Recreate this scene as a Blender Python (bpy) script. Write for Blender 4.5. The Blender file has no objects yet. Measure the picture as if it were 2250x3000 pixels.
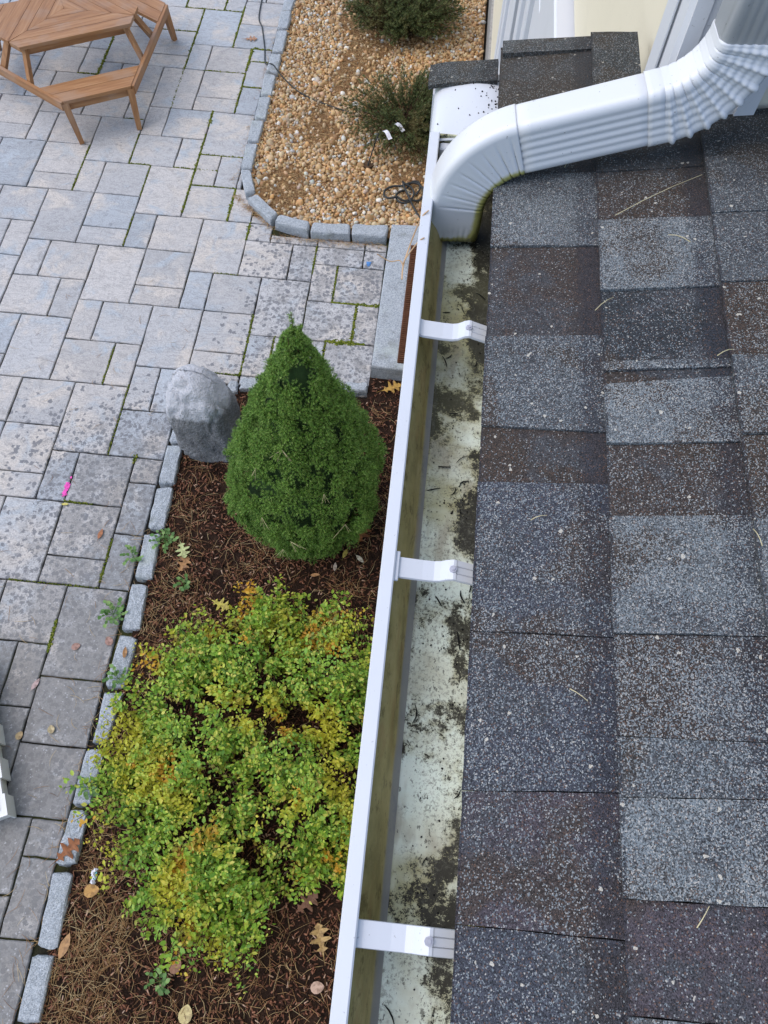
import bpy, math, random
import numpy as np
from mathutils import Matrix, Vector, noise as mnoise

# ------------------------------------------------------------------ camera, sky, sun, exposure
scene = bpy.context.scene
H_CAM = 3.908
cam_d = bpy.data.cameras.new('camera')
cam = bpy.data.objects.new('camera', cam_d)
scene.collection.objects.link(cam)
cam_d.sensor_fit = 'VERTICAL'
cam_d.sensor_height = 36.0
cam_d.lens = 27.218
cam_d.clip_start = 0.02
cam_d.clip_end = 400
RIGHT = Vector((0.994468, 0.101403, 0.027400))
DOWN = Vector((0.102532, -0.880452, -0.462916))
FWD = Vector((-0.022817, 0.463165, -0.885979))
m = Matrix((RIGHT, -DOWN, -FWD)).transposed().to_4x4()
m.translation = (0, 0, H_CAM)
cam.matrix_world = m
scene.camera = cam

world = bpy.data.worlds.new('World')
scene.world = world
world.use_nodes = True
wn = world.node_tree
for n in list(wn.nodes):
    wn.nodes.remove(n)
sky = wn.nodes.new('ShaderNodeTexSky')
sky.sky_type = 'NISHITA'
sky.sun_disc = False
SUN_EL, SUN_AZ = math.radians(55), math.radians(-95)   # azimuth from +Y towards +X
sky.sun_elevation = SUN_EL
sky.sun_rotation = SUN_AZ
sky.air_density = 1.0
sky.dust_density = 1.3
sky.ozone_density = 1.0
bg = wn.nodes.new('ShaderNodeBackground')
bg.inputs['Strength'].default_value = 0.15
wo = wn.nodes.new('ShaderNodeOutputWorld')
wn.links.new(sky.outputs[0], bg.inputs[0])
wn.links.new(bg.outputs[0], wo.inputs[0])

sun_d = bpy.data.lights.new('sun', 'SUN')
sun_d.energy = 1.1
sun_d.angle = math.radians(70)
sun_d.color = (1.0, 0.93, 0.84)
sun = bpy.data.objects.new('sun', sun_d)
scene.collection.objects.link(sun)
sdir = Vector((math.sin(SUN_AZ) * math.cos(SUN_EL), math.cos(SUN_AZ) * math.cos(SUN_EL), math.sin(SUN_EL)))
sun.rotation_euler = sdir.to_track_quat('Z', 'Y').to_euler()
sun.location = sdir * 30

scene.view_settings.view_transform = 'Standard'
scene.view_settings.look = 'None'
scene.view_settings.gamma = 1.0
scene.view_settings.use_curve_mapping = False
scene.view_settings.exposure = 0.82

rng = np.random.default_rng(11)
random.seed(5)
COL = scene.collection

# ------------------------------------------------------------------ helpers
def new_mesh(name, V, F, mat=None, smooth=False):
    V = np.asarray(V, dtype=np.float32)
    me = bpy.data.meshes.new(name)
    if isinstance(F, np.ndarray):
        k = F.shape[1]
        me.vertices.add(len(V))
        me.vertices.foreach_set('co', V.ravel())
        me.loops.add(F.size)
        me.loops.foreach_set('vertex_index', F.astype(np.int32).ravel())
        me.polygons.add(len(F))
        me.polygons.foreach_set('loop_start', np.arange(0, F.size, k, dtype=np.int32))
        me.update(calc_edges=True)
    else:
        me.from_pydata(V.tolist(), [], [list(map(int, f)) for f in F])
        me.update()
    me.validate()
    if smooth:
        me.polygons.foreach_set('use_smooth', np.ones(len(me.polygons), dtype=bool))
    if mat:
        me.materials.append(mat)
    return me

def world_loc(o):
    v = Vector((0, 0, 0))
    while o is not None:
        v = v + o.location
        o = o.parent
    return v

def obj(name, V, F, mat, parent=None, origin=None, smooth=False):
    V = np.asarray(V, dtype=float)
    off = world_loc(parent) if parent is not None else Vector((0, 0, 0))
    loc = Vector(origin) if origin is not None else off
    me = new_mesh(name, V - np.array(loc), F, mat, smooth)
    o = bpy.data.objects.new(name, me)
    o.location = loc - off
    if parent is not None:
        o.parent = parent
    COL.objects.link(o)
    return o

def tag(o, label=None, cat=None, group=None, kind=None):
    if label: o['label'] = label
    if cat: o['category'] = cat
    if group: o['group'] = group
    if kind: o['kind'] = kind
    return o

def empty(name, loc, label=None, cat=None, group=None):
    o = bpy.data.objects.new(name, None)
    o.location = loc
    o.empty_display_size = 0.1
    COL.objects.link(o)
    return tag(o, label, cat, group)

class MB:
    def __init__(s):
        s.v = []; s.f = []
    def add(s, V, F):
        b = len(s.v)
        s.v += [tuple(map(float, p)) for p in V]
        s.f += [tuple(int(i) + b for i in f) for f in F]
        return s
    def box(s, x0, x1, y0, y1, z0, z1, bev=0.0):
        if bev <= 0:
            V = [(x, y, z) for z in (z0, z1) for y in (y0, y1) for x in (x0, x1)]
            F = [(0, 2, 3, 1), (4, 5, 7, 6), (0, 1, 5, 4), (2, 6, 7, 3), (0, 4, 6, 2), (1, 3, 7, 5)]
            return s.add(V, F)
        b = bev
        def ring(z, i):
            return [(x0 + i + b, y0 + i, z), (x1 - i - b, y0 + i, z), (x1 - i, y0 + i + b, z), (x1 - i, y1 - i - b, z),
                    (x1 - i - b, y1 - i, z), (x0 + i + b, y1 - i, z), (x0 + i, y1 - i - b, z), (x0 + i, y0 + i + b, z)]
        V = ring(z0, 0) + ring(z1 - b, 0) + ring(z1, b)
        F = [tuple(range(7, -1, -1)), tuple(range(16, 24))]
        for r in (0, 8):
            for k in range(8):
                F.append((r + k, r + (k + 1) % 8, r + 8 + (k + 1) % 8, r + 8 + k))
        return s.add(V, F)
    def bar(s, a, b, w, h, up=(0, 0, 1), w2=None, h2=None):
        a = Vector(a); b = Vector(b); d = (b - a).normalized()
        sd = d.cross(Vector(up)).normalized(); u = sd.cross(d)
        V = []
        for p, ww, hh in ((a, w, h), (b, w2 or w, h2 or h)):
            for i, j in ((-1, -1), (1, -1), (1, 1), (-1, 1)):
                V.append(p + sd * (i * ww / 2) + u * (j * hh / 2))
        F = [(0, 1, 2, 3), (7, 6, 5, 4)] + [(k, 4 + k, 4 + (k + 1) % 4, (k + 1) % 4) for k in range(4)]
        return s.add(V, F)
    def prism(s, poly, z0, z1):
        n = len(poly)
        V = [(x, y, z0) for x, y in poly] + [(x, y, z1) for x, y in poly]
        F = [tuple(range(n - 1, -1, -1)), tuple(range(n, 2 * n))] + [(k, (k + 1) % n, n + (k + 1) % n, n + k) for k in range(n)]
        return s.add(V, F)
    def tube(s, pts, r, n=8, r2=None):
        pts = [Vector(p) for p in pts]
        V = []; F = []
        prev = Vector((0.3, 0.2, 1)).normalized()
        for i, p in enumerate(pts):
            d = (pts[min(i + 1, len(pts) - 1)] - pts[max(i - 1, 0)]).normalized()
            sd = d.cross(prev)
            if sd.length < 1e-4: sd = d.cross(Vector((1, 0, 0)))
            sd.normalize(); u = sd.cross(d); prev = u
            rr = r if r2 is None else r + (r2 - r) * i / max(1, len(pts) - 1)
            for k in range(n):
                t = 2 * math.pi * k / n
                V.append(p + sd * (math.cos(t) * rr) + u * (math.sin(t) * rr))
        for i in range(len(pts) - 1):
            for k in range(n):
                F.append((i * n + k, i * n + (k + 1) % n, (i + 1) * n + (k + 1) % n, (i + 1) * n + k))
        F.append(tuple(range(n - 1, -1, -1))); F.append(tuple(range((len(pts) - 1) * n, len(pts) * n)))
        return s.add(V, F)
    def build(s, name, mat, parent=None, origin=None, smooth=False):
        return obj(name, np.array(s.v), s.f, mat, parent, origin, smooth)

def merge(parts):
    """parts: list of (V, F arrays) -> one V, F"""
    Vs, Fs, b = [], [], 0
    for V, F in parts:
        Vs.append(V); Fs.append(F + b); b += len(V)
    return np.concatenate(Vs), np.concatenate(Fs)

def instances(P, Rm, S, V0, F0):
    """positions (n,3), rotation matrices (n,3,3), scales (n,3), template verts/faces"""
    n = len(P); k = len(V0)
    V = (V0[None] * S[:, None, :])
    V = np.einsum('nij,nkj->nki', Rm, V) + P[:, None, :]
    F = F0[None] + (np.arange(n) * k)[:, None, None]
    return V.reshape(-1, 3), F.reshape(-1, F0.shape[1])

def rot_from_dir(D, roll=None):
    """matrices whose local x axis is D, random roll"""
    n = len(D)
    D = D / np.linalg.norm(D, axis=1, keepdims=True)
    A = rng.normal(size=(n, 3))
    B = np.cross(D, A); B /= np.linalg.norm(B, axis=1, keepdims=True)
    Cc = np.cross(D, B)
    return np.stack([D, B, Cc], axis=2)

def rand_rot(n):
    q = rng.normal(size=(n, 4)); q /= np.linalg.norm(q, axis=1, keepdims=True)
    w, x, y, z = q.T
    return np.stack([np.stack([1 - 2 * (y * y + z * z), 2 * (x * y - z * w), 2 * (x * z + y * w)], 1),
                     np.stack([2 * (x * y + z * w), 1 - 2 * (x * x + z * z), 2 * (y * z - x * w)], 1),
                     np.stack([2 * (x * z - y * w), 2 * (y * z + x * w), 1 - 2 * (x * x + y * y)], 1)], 1)

def nz(x, y, z=0.0):
    return mnoise.noise(Vector((x, y, z)))

def fbm(x, y, z=0.0, o=4):
    a, s, t = 1.0, 0.0, 0.0
    for i in range(o):
        s += a * nz(x, y, z + 7.3 * i); t += a; a *= .5; x *= 2; y *= 2; z *= 2
    return s / t

ICO_V = ICO_F = None
def ico(sub):
    import bmesh
    bm = bmesh.new()
    bmesh.ops.create_icosphere(bm, subdivisions=sub, radius=1)
    V = np.array([v.co[:] for v in bm.verts]); F = np.array([[v.index for v in f.verts] for f in bm.faces])
    bm.free()
    return V, F

# ------------------------------------------------------------------ materials
class NT:
    def __init__(s, name):
        s.mat = bpy.data.materials.new(name); s.mat.use_nodes = True
        s.t = s.mat.node_tree
        s.b = next(n for n in s.t.nodes if n.type == 'BSDF_PRINCIPLED')
        s._c = {}
    def n(s, typ, **kw):
        nd = s.t.nodes.new('ShaderNode' + typ)
        for k, v in kw.items(): setattr(nd, k, v)
        return nd
    def L(s, a, b):
        if isinstance(b, tuple): b = b[0].inputs[b[1]]
        if hasattr(a, 'links') or hasattr(a, 'is_linked'):
            s.t.links.new(a, b)
        else:
            if hasattr(b, 'default_value'):
                try: b.default_value = a
                except Exception:
                    b.default_value = (*a, 1.0)
    def coord(s, kind='Object'):
        if kind == 'Position':
            return s.n('NewGeometry').outputs['Position']
        if 'tc' not in s._c: s._c['tc'] = s.n('TexCoord')
        return s._c['tc'].outputs[kind]
    def map(s, vec, scale=(1, 1, 1), rot=(0, 0, 0), loc=(0, 0, 0)):
        mp = s.n('Mapping'); s.L(vec, mp.inputs['Vector'])
        mp.inputs['Scale'].default_value = scale; mp.inputs['Rotation'].default_value = rot; mp.inputs['Location'].default_value = loc
        return mp.outputs[0]
    def noise(s, vec, scale, detail=4, rough=.55, dist=0.0, out='Fac'):
        nd = s.n('TexNoise'); s.L(vec, nd.inputs['Vector'])
        nd.inputs['Scale'].default_value = scale; nd.inputs['Detail'].default_value = detail
        nd.inputs['Roughness'].default_value = rough; nd.inputs['Distortion'].default_value = dist
        return nd.outputs[out]
    def vor(s, vec, scale, feature='F1', out='Distance', rnd=1.0):
        nd = s.n('TexVoronoi', feature=feature); s.L(vec, nd.inputs['Vector'])
        nd.inputs['Scale'].default_value = scale; nd.inputs['Randomness'].default_value = rnd
        return nd.outputs[out]
    def ramp(s, fac, stops, interp='LINEAR'):
        nd = s.n('ValToRGB'); s.L(fac, nd.inputs[0]); cr = nd.color_ramp; cr.interpolation = interp
        while len(cr.elements) > len(stops): cr.elements.remove(cr.elements[-1])
        while len(cr.elements) < len(stops): cr.elements.new(1.0)
        for e, (p, c) in zip(cr.elements, stops):
            e.position = p
            e.color = (c, c, c, 1) if isinstance(c, (int, float)) else (*c, 1)
        return nd.outputs[0]
    def math(s, op, a, b=0.0, clamp=False):
        nd = s.n('Math', operation=op, use_clamp=clamp); s.L(a, nd.inputs[0]); s.L(b, nd.inputs[1])
        return nd.outputs[0]
    def mix(s, fac, a, b, blend='MIX'):
        nd = s.n('Mix', data_type='RGBA', blend_type=blend)
        s.L(fac, nd.inputs['Factor'])
        for v, i in ((a, 6), (b, 7)):
            if isinstance(v, tuple): nd.inputs[i].default_value = (*v, 1)
            else: s.t.links.new(v, nd.inputs[i])
        return nd.outputs[2]
    def smooth(s, v, lo, hi):
        nd = s.n('MapRange', interpolation_type='SMOOTHSTEP'); s.L(v, nd.inputs[0])
        nd.inputs[1].default_value = lo; nd.inputs[2].default_value = hi
        return nd.outputs[0]
    def xyz(s, vec):
        nd = s.n('SeparateXYZ'); s.L(vec, nd.inputs[0]); return nd.outputs
    def island(s):
        return s.n('NewGeometry').outputs['Random Per Island']
    def info(s, out):
        return s.n('ObjectInfo').outputs[out]
    def bump(s, h, strength=.5, dist=.01):
        nd = s.n('Bump'); s.L(h, nd.inputs['Height']); nd.inputs['Strength'].default_value = strength; nd.inputs['Distance'].default_value = dist
        s.t.links.new(nd.outputs[0], s.b.inputs['Normal'])
    def done(s, color=None, rough=.8, spec=.3, metal=0.0):
        if color is not None:
            if isinstance(color, tuple): s.b.inputs['Base Color'].default_value = (*color, 1)
            else: s.t.links.new(color, s.b.inputs['Base Color'])
        if isinstance(rough, (int, float)): s.b.inputs['Roughness'].default_value = rough
        else: s.t.links.new(rough, s.b.inputs['Roughness'])
        s.b.inputs['Specular IOR Level'].default_value = spec
        s.b.inputs['Metallic'].default_value = metal
        return s.mat

M = {}
def build_materials():
    # pavers
    t = NT('paver'); P = t.coord('Position'); rndo = t.info('Random')
    shift = t.n('VectorMath', operation='ADD'); t.L(P, shift.inputs[0])
    comb = t.n('CombineXYZ'); t.L(t.math('MULTIPLY', rndo, 37.0), comb.inputs[0]); t.L(t.math('MULTIPLY', rndo, 91.0), comb.inputs[1])
    t.L(comb.outputs[0], shift.inputs[1]); Q = shift.outputs[0]
    base = t.info('Color')
    cloud = t.noise(Q, 3.2, 5, .6, .6)
    c = t.mix(t.smooth(cloud, .49, .66), base, (.49, .45, .41))
    c = t.mix(t.smooth(t.noise(Q, 4.5, 4, .6, 1.0), .52, .70), c, (.355, .39, .425))
    vein = t.noise(t.map(Q, (1, 2.2, 1), (0, 0, .6)), 6, 6, .65, 2.0)
    c = t.mix(t.math('MULTIPLY', t.smooth(t.math('ABSOLUTE', t.math('SUBTRACT', vein, .5)), .035, .0), .5), c, (.18, .175, .18))
    c = t.mix(.5, c, t.ramp(t.noise(P, 110, 4, .75), [(.3, .25), (.7, .78)]), 'OVERLAY')
    c = t.mix(t.math('MULTIPLY', t.smooth(t.noise(Q, 10, 6, .75), .54, .68), .4), c, (.20, .195, .19))
    # stains: old damp blotches, growing towards the planting bed and the doorway
    X, Y, Z = t.xyz(P)
    wob = t.math('MULTIPLY', t.math('SUBTRACT', t.noise(P, 2.5, 3), .5), .7)
    near = t.math('MULTIPLY', t.smooth(t.math('ADD', X, wob), -2.75, -1.45), t.smooth(Y, 3.1, 2.1))
    door = t.math('MULTIPLY', t.smooth(t.math('ADD', X, wob), -1.5, -.85), t.smooth(Y, 4.6, 4.1))
    low = t.smooth(t.math('ADD', Y, wob), 1.75, .85)
    dens = t.math('MAXIMUM', t.math('MAXIMUM', near, t.math('MULTIPLY', door, .72)), low)
    v1 = t.vor(t.mix(.032, P, t.noise(P, 70, 3, out='Color')), 36, out='Distance')
    vr = t.xyz(t.vor(t.mix(.032, P, t.noise(P, 70, 3, out='Color')), 36, out='Color'))[0]
    spot = t.math('MULTIPLY', t.smooth(t.math('ADD', v1, t.math('MULTIPLY', vr, .16)), .56, .46), t.smooth(t.math('ADD', t.math('ADD', dens, t.math('MULTIPLY', t.math('SUBTRACT', t.noise(P, 3, 2), .52), .5)), t.math('MULTIPLY', vr, -.95)), .0, .12))
    v2 = t.vor(P, 75, out='Distance')
    spot2 = t.math('MULTIPLY', t.smooth(v2, .42, .3), t.smooth(t.math('ADD', dens, t.math('MULTIPLY', t.noise(P, 6, 2), .4)), .45, .8))
    blot = t.math('MULTIPLY', t.smooth(t.math('ADD', t.noise(P, 9, 4, .6), t.math('MULTIPLY', dens, .38)), .72, .86), dens)
    c = t.mix(t.math('MULTIPLY', spot, .85), c, (.13, .135, .15))
    c = t.mix(t.math('MULTIPLY', spot2, .55), c, (.16, .16, .165))
    c = t.mix(t.math('MULTIPLY', blot, .6), c, (.16, .157, .155))
    lich = t.math('MULTIPLY', t.smooth(t.noise(P, 28, 6, .8), .55, .66), t.smooth(t.noise(P, 1.7, 3), .42, .6))
    c = t.mix(t.math('MULTIPLY', lich, .4), c, (.23, .235, .225))
    c = t.mix(t.math('MULTIPLY', low, .42), c, (.165, .16, .15))
    fleck = t.smooth(t.xyz(t.vor(P, 160, out='Color'))[1], .975, .985)
    c = t.mix(t.math('MULTIPLY', fleck, t.math('MULTIPLY', dens, .4)), c, (.55, .56, .58))
    h = t.math('ADD', t.math('MULTIPLY', vein, .6), t.math('ADD', t.noise(Q, 14, 6, .6), t.math('MULTIPLY', t.noise(P, 160, 2), .25)))
    t.bump(h, .55, .006)
    M['paver'] = t.done(c, t.ramp(cloud, [(.3, .55), (.7, .75)]), .45)

    t = NT('joint_sand'); P = t.coord('Position')
    c = t.mix(t.smooth(t.noise(P, 1.6, 4), .48, .62), (.022, .020, .016), (.042, .046, .016))
    c = t.mix(t.smooth(t.noise(P, 5, 4), .6, .72), c, (.11, .075, .04))
    t.bump(t.noise(P, 120, 3), .6, .01); M['joint'] = t.done(c, .95, .1)

    t = NT('soil'); P = t.coord('Position')
    c = t.ramp(t.noise(P, 20, 6, .7), [(.3, (.012, .008, .006)), (.55, (.035, .02, .014)), (.75, (.075, .042, .026))])
    t.bump(t.noise(P, 90, 5, .7), 1.0, .02); M['soil'] = t.done(c, .95, .1)

    t = NT('grass_ground'); P = t.coord('Position')
    c = t.ramp(t.noise(P, 6, 6, .7), [(.3, (.03, .05, .015)), (.7, (.08, .10, .03))])
    M['far_ground'] = t.done(c, .95, .1)

    t = NT('mulch_chip'); r = t.island()
    M['chip'] = t.done(t.ramp(r, [(0, (.022, .011, .008)), (.3, (.085, .036, .022)), (.65, (.18, .075, .044)), (.92, (.29, .14, .085)), (1, (.48, .34, .25))]), .85, .2)
    t = NT('pine_needle'); r = t.island()
    M['needle'] = t.done(t.ramp(r, [(0, (.17, .08, .035)), (.35, (.34, .18, .075)), (.7, (.50, .33, .15)), (1, (.66, .52, .29))]), .6, .3)

    t = NT('pebble'); r = t.island(); P = t.coord('Position')
    c = t.ramp(r, [(0, (.22, .12, .05)), (.2, (.38, .23, .10)), (.42, (.50, .33, .16)), (.6, (.32, .25, .17)), (.72, (.56, .43, .26)), (.86, (.50, .27, .10)), (.93, (.38, .39, .37)), (1, (.72, .67, .57))])
    c = t.mix(.3, c, t.noise(P, 60, 4, .6, out='Color'), 'OVERLAY')
    M['pebble'] = t.done(c, .6, .35)
    t = NT('gravel_fines'); P = t.coord('Position')
    c = t.ramp(t.noise(P, 26, 5, .7), [(.3, (.09, .05, .025)), (.6, (.26, .15, .07)), (.8, (.38, .25, .13))])
    t.bump(t.noise(P, 90, 4), .8, .01); M['fines'] = t.done(c, .9, .15)

    t = NT('granite'); P = t.coord('Position')
    g = t.xyz(t.vor(P, 260, out='Color'))[0]
    c = t.ramp(g, [(0, (.06, .065, .07)), (.22, (.20, .22, .24)), (.55, (.36, .39, .42)), (.85, (.50, .53, .56)), (1, (.64, .66, .68))])
    c = t.mix(.5, c, (.33, .365, .40))
    c = t.mix(t.math('MULTIPLY', t.smooth(t.noise(P, 9, 5, .65), .53, .72), .55), c, (.14, .15, .13))
    c = t.mix(t.math('MULTIPLY', t.smooth(t.noise(P, 4, 3), .55, .7), .4), c, (.42, .47, .44))
    t.bump(t.math('ADD', t.noise(P, 40, 5, .7), t.math('MULTIPLY', g, .2)), .7, .008)
    M['granite'] = t.done(c, .75, .35)

    t = NT('boulder_stone'); P = t.coord('Object')
    c = t.ramp(t.noise(P, 5, 6, .65, .4), [(.28, (.13, .132, .138)), (.5, (.235, .238, .245)), (.68, (.34, .345, .355)), (.85, (.48, .49, .51))])
    c = t.mix(t.math('MULTIPLY', t.smooth(t.noise(P, 16, 5, .7), .6, .75), .5), c, (.34, .38, .33))
    g = t.xyz(t.vor(P, 190, out='Color'))[0]
    c = t.mix(.55, c, t.ramp(g, [(0, .2), (1, .8)]), 'OVERLAY')
    c = t.mix(t.math('MULTIPLY', t.smooth(t.noise(P, 24, 6, .75), .5, .66), .45), c, (.15, .15, .155))
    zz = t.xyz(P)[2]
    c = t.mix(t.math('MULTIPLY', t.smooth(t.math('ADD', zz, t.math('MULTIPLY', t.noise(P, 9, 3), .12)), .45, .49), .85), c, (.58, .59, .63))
    t.bump(t.math('ADD', t.noise(P, 12, 6, .7), t.math('MULTIPLY', t.noise(P, 60, 4, .7), .4)), 1.0, .035)
    M['boulder'] = t.done(c, .85, .25)

    def white(name, col, rough, spec=.5, dirt=0.0):
        t = NT(name); P = t.coord('Position')
        c = t.mix(t.math('MULTIPLY', t.smooth(t.noise(P, 5, 5, .6), .45, .75), .22), col, tuple(x * .82 for x in col))
        sp = t.smooth(t.noise(P, 260, 2, .5), .71, .74)
        c = t.mix(t.math('MULTIPLY', sp, .35 + dirt), c, (.12, .11, .10))
        t.bump(t.noise(P, 30, 3), .05, .004)
        return t.done(c, rough, spec)
    M['white'] = white('white_aluminium', (.58, .60, .635), .32)
    M['vinyl'] = white('white_trim', (.60, .61, .635), .45)
    M['cream'] = white('cream_siding', (.68, .62, .48), .5, .35)
    M['plastic'] = white('white_plastic', (.68, .69, .68), .4)

    # downspout: white with algae bleeding out of the pleats and along the underside
    t = NT('downspout_paint'); P = t.coord('Position'); X, Y, Z = t.xyz(P)
    at = t.n('Attribute'); at.attribute_name = 'grime'
    gm = t.math('ADD', at.outputs['Fac'], t.math('MULTIPLY', t.math('SUBTRACT', t.noise(P, 60, 4, .7), .5), .5))
    c = t.mix(t.smooth(gm, .25, .75), (.635, .645, .66), (.38, .36, .11))
    c = t.mix(t.math('MULTIPLY', t.smooth(gm, .75, 1.2), .85), c, (.10, .09, .02))
    sp = t.smooth(t.noise(P, 240, 2), .72, .745)
    c = t.mix(t.math('MULTIPLY', sp, .6), c, (.10, .09, .08))
    M['downspout'] = t.done(c, .3, .5)

    # inside of the gutter
    t = NT('gutter_floor'); P = t.coord('Position'); X, Y, Z = t.xyz(P)
    c = t.ramp(t.noise(P, 13, 5, .6), [(.25, (.46, .44, .32)), (.45, (.66, .70, .58)), (.6, (.74, .82, .72)), (.8, (.80, .82, .72))])
    c = t.mix(t.math('MULTIPLY', t.smooth(t.math('ADD', t.noise(P, 5.5, 4, .6), t.math('MULTIPLY', t.smooth(Y, .2, .9), .12)), .50, .66), .75), c, (.34, .31, .11))
    c = t.mix(t.math('MULTIPLY', t.smooth(t.noise(t.map(P, (1, .35, 1)), 24, 4, .6), .55, .68), .6), c, (.30, .26, .19))
    far = t.smooth(Y, .15, .95)
    big = t.noise(P, 7, 2, .5)
    grit = t.noise(P, 75, 5, .78)
    edge = t.smooth(X, .045, .095)
    k = t.math('ADD', t.math('ADD', grit, t.math('MULTIPLY', t.math('SUBTRACT', big, .5), .85)), t.math('ADD', t.math('MULTIPLY', far, .085), t.math('MULTIPLY', edge, .06)))
    mk = t.smooth(t.math('ADD', t.math('ADD', t.noise(P, 11, 4, .65), t.math('MULTIPLY', far, .10)), t.math('MULTIPLY', edge, .13)), .50, .80)
    c = t.mix(t.math('MULTIPLY', t.smooth(mk, .05, .5), .6), c, (.32, .29, .13))
    sp = t.math('ADD', t.math('ADD', t.math('MULTIPLY', t.noise(P, 330, 4, .9), .65), t.math('MULTIPLY', t.noise(P, 95, 4, .8), .35)), t.math('MULTIPLY', mk, .30))
    c = t.mix(t.smooth(sp, .590, .635), c, (.024, .022, .013))
    smear = t.math('MULTIPLY', t.smooth(t.noise(P, 210, 5, .8), .50, .60), t.smooth(t.noise(P, 16, 4, .65), .40, .54))
    c = t.mix(t.math('MULTIPLY', smear, .6), c, (.13, .13, .10))
    fine = t.smooth(t.noise(t.map(P, (1, .6, 1)), 190, 4, .7), .60, .64)
    c = t.mix(t.math('MULTIPLY', fine, .75), c, (.07, .07, .055))
    c = t.mix(t.math('MULTIPLY', t.math('MULTIPLY', far, t.smooth(t.noise(P, 4, 3), .42, .6)), .35), c, (.17, .17, .09))
    t.bump(t.noise(P, 90, 4), .25, .004)
    M['gutter_floor'] = t.done(c, .55, .35)
    t = NT('gutter_algae'); P = t.coord('Position')
    S = t.map(P, (1, .5, 1))
    c = t.ramp(t.noise(S, 26, 5, .65), [(.25, (.24, .20, .07)), (.5, (.45, .37, .15)), (.72, (.58, .49, .24)), (.9, (.66, .60, .40))])
    c = t.mix(t.math('MULTIPLY', t.smooth(t.noise(P, 140, 4, .75), .56, .66), .5), c, (.46, .36, .17))
    c = t.mix(t.math('MULTIPLY', t.smooth(t.noise(S, 60, 5, .8), .52, .64), .6), c, (.10, .075, .022))
    c = t.mix(t.math('MULTIPLY', t.smooth(t.noise(t.map(P, (1, .3, 1)), 34, 5, .7), .52, .66), .55), c, (.40, .26, .10))
    zz = t.xyz(P)[2]
    c = t.mix(t.math('MULTIPLY', t.smooth(t.math('ADD', zz, t.math('MULTIPLY', t.noise(S, 9, 4), .02)), 3.046, 3.038), .8), c, (.27, .285, .31))
    M['gutter_algae'] = t.done(c, .6, .3)

    # shingles: ceramic granules in several tones, blended over each tab
    t = NT('shingle_granules'); P = t.coord('Position'); base = t.info('Color'); al = t.info('Alpha')
    oi = t.info('Random')
    blend = t.noise(P, 11, 3, .6)
    c = t.mix(t.math('MULTIPLY', t.smooth(blend, .50, .60), .75), base, (.052, .055, .062))
    c = t.mix(t.math('MULTIPLY', t.smooth(t.noise(t.map(P, loc=(5, 2, 0)), 9, 3, .5), .53, .60), .75), c, (.046, .034, .026))
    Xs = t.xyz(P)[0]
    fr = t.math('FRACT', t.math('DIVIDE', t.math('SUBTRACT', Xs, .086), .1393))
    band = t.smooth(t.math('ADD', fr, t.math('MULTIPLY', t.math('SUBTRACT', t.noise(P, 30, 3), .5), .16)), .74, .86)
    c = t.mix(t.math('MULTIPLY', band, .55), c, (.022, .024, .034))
    cell = t.xyz(t.vor(P, 860, out='Color'))
    c = t.mix(1.0, c, t.ramp(cell[0], [(0, .30), (.5, .9), (1, 1.5)]), 'MULTIPLY')
    c = t.mix(t.math('MULTIPLY', t.smooth(cell[2], .93, .95), .5), c, (.17, .09, .055))
    lim = t.math('ADD', t.math('SUBTRACT', 1.0, t.math('MULTIPLY', al, t.math('ADD', .05, t.noise(P, 18, 3)))), t.math('MULTIPLY', band, .10))
    bright = t.math('GREATER_THAN', cell[1], lim)
    c = t.mix(t.math('MULTIPLY', bright, .7), c, t.ramp(cell[2], [(0, (.15, .19, .21)), (.6, (.25, .28, .30)), (1, (.50, .49, .45))]))
    big = t.xyz(t.vor(P, 330, out='Color'))
    c = t.mix(t.math('MULTIPLY', t.math('GREATER_THAN', big[1], .9975), .7), c, (.60, .56, .47))
    X, Y, Z = t.xyz(P)
    far_tint = t.smooth(t.math('ADD', Y, t.math('MULTIPLY', t.noise(P, 8, 3), .25)), .98, 1.2)  # darker olive tint, growing towards the far end of the roof
    c = t.mix(t.math('MULTIPLY', far_tint, .35), c, (.035, .033, .020))
    t.bump(t.vor(P, 780, out='Distance'), .6, .0015)
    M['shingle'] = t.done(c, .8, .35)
    t = NT('asphalt_edge'); M['asphalt'] = t.done((.012, .012, .013), .9, .2)

    # wood
    t = NT('teak'); P = t.coord('Object'); rr = t.info('Random')
    sh = t.n('VectorMath', operation='ADD'); t.L(P, sh.inputs[0]); cb = t.n('CombineXYZ'); t.L(t.math('MULTIPLY', rr, 17.0), cb.inputs[2]); t.L(t.math('MULTIPLY', rr, 9.0), cb.inputs[0]); t.L(cb.outputs[0], sh.inputs[1])
    at = t.n('Attribute'); at.attribute_name = 'grain'
    g = t.noise(t.map(at.outputs['Vector'], (2.5, 45, 30)), 1.0, 5, .6, .4)
    c = t.ramp(g, [(.25, (.19, .085, .034)), (.5, (.33, .162, .068)), (.75, (.44, .245, .12))])
    c = t.mix(t.math('MULTIPLY', t.smooth(t.noise(sh.outputs[0], 4, 4), .48, .68), .45), c, (.33, .24, .18))
    c = t.mix(t.math('MULTIPLY', rr, .25), c, (.24, .10, .035))
    M['teak'] = t.done(c, .5, .35)

    t = NT('moss'); r = t.island(); P = t.coord('Position')
    c = t.ramp(r, [(0, (.05, .075, .008)), (.6, (.12, .15, .018)), (1, (.22, .22, .05))])
    M['moss'] = t.done(c, .95, .1)

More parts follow.
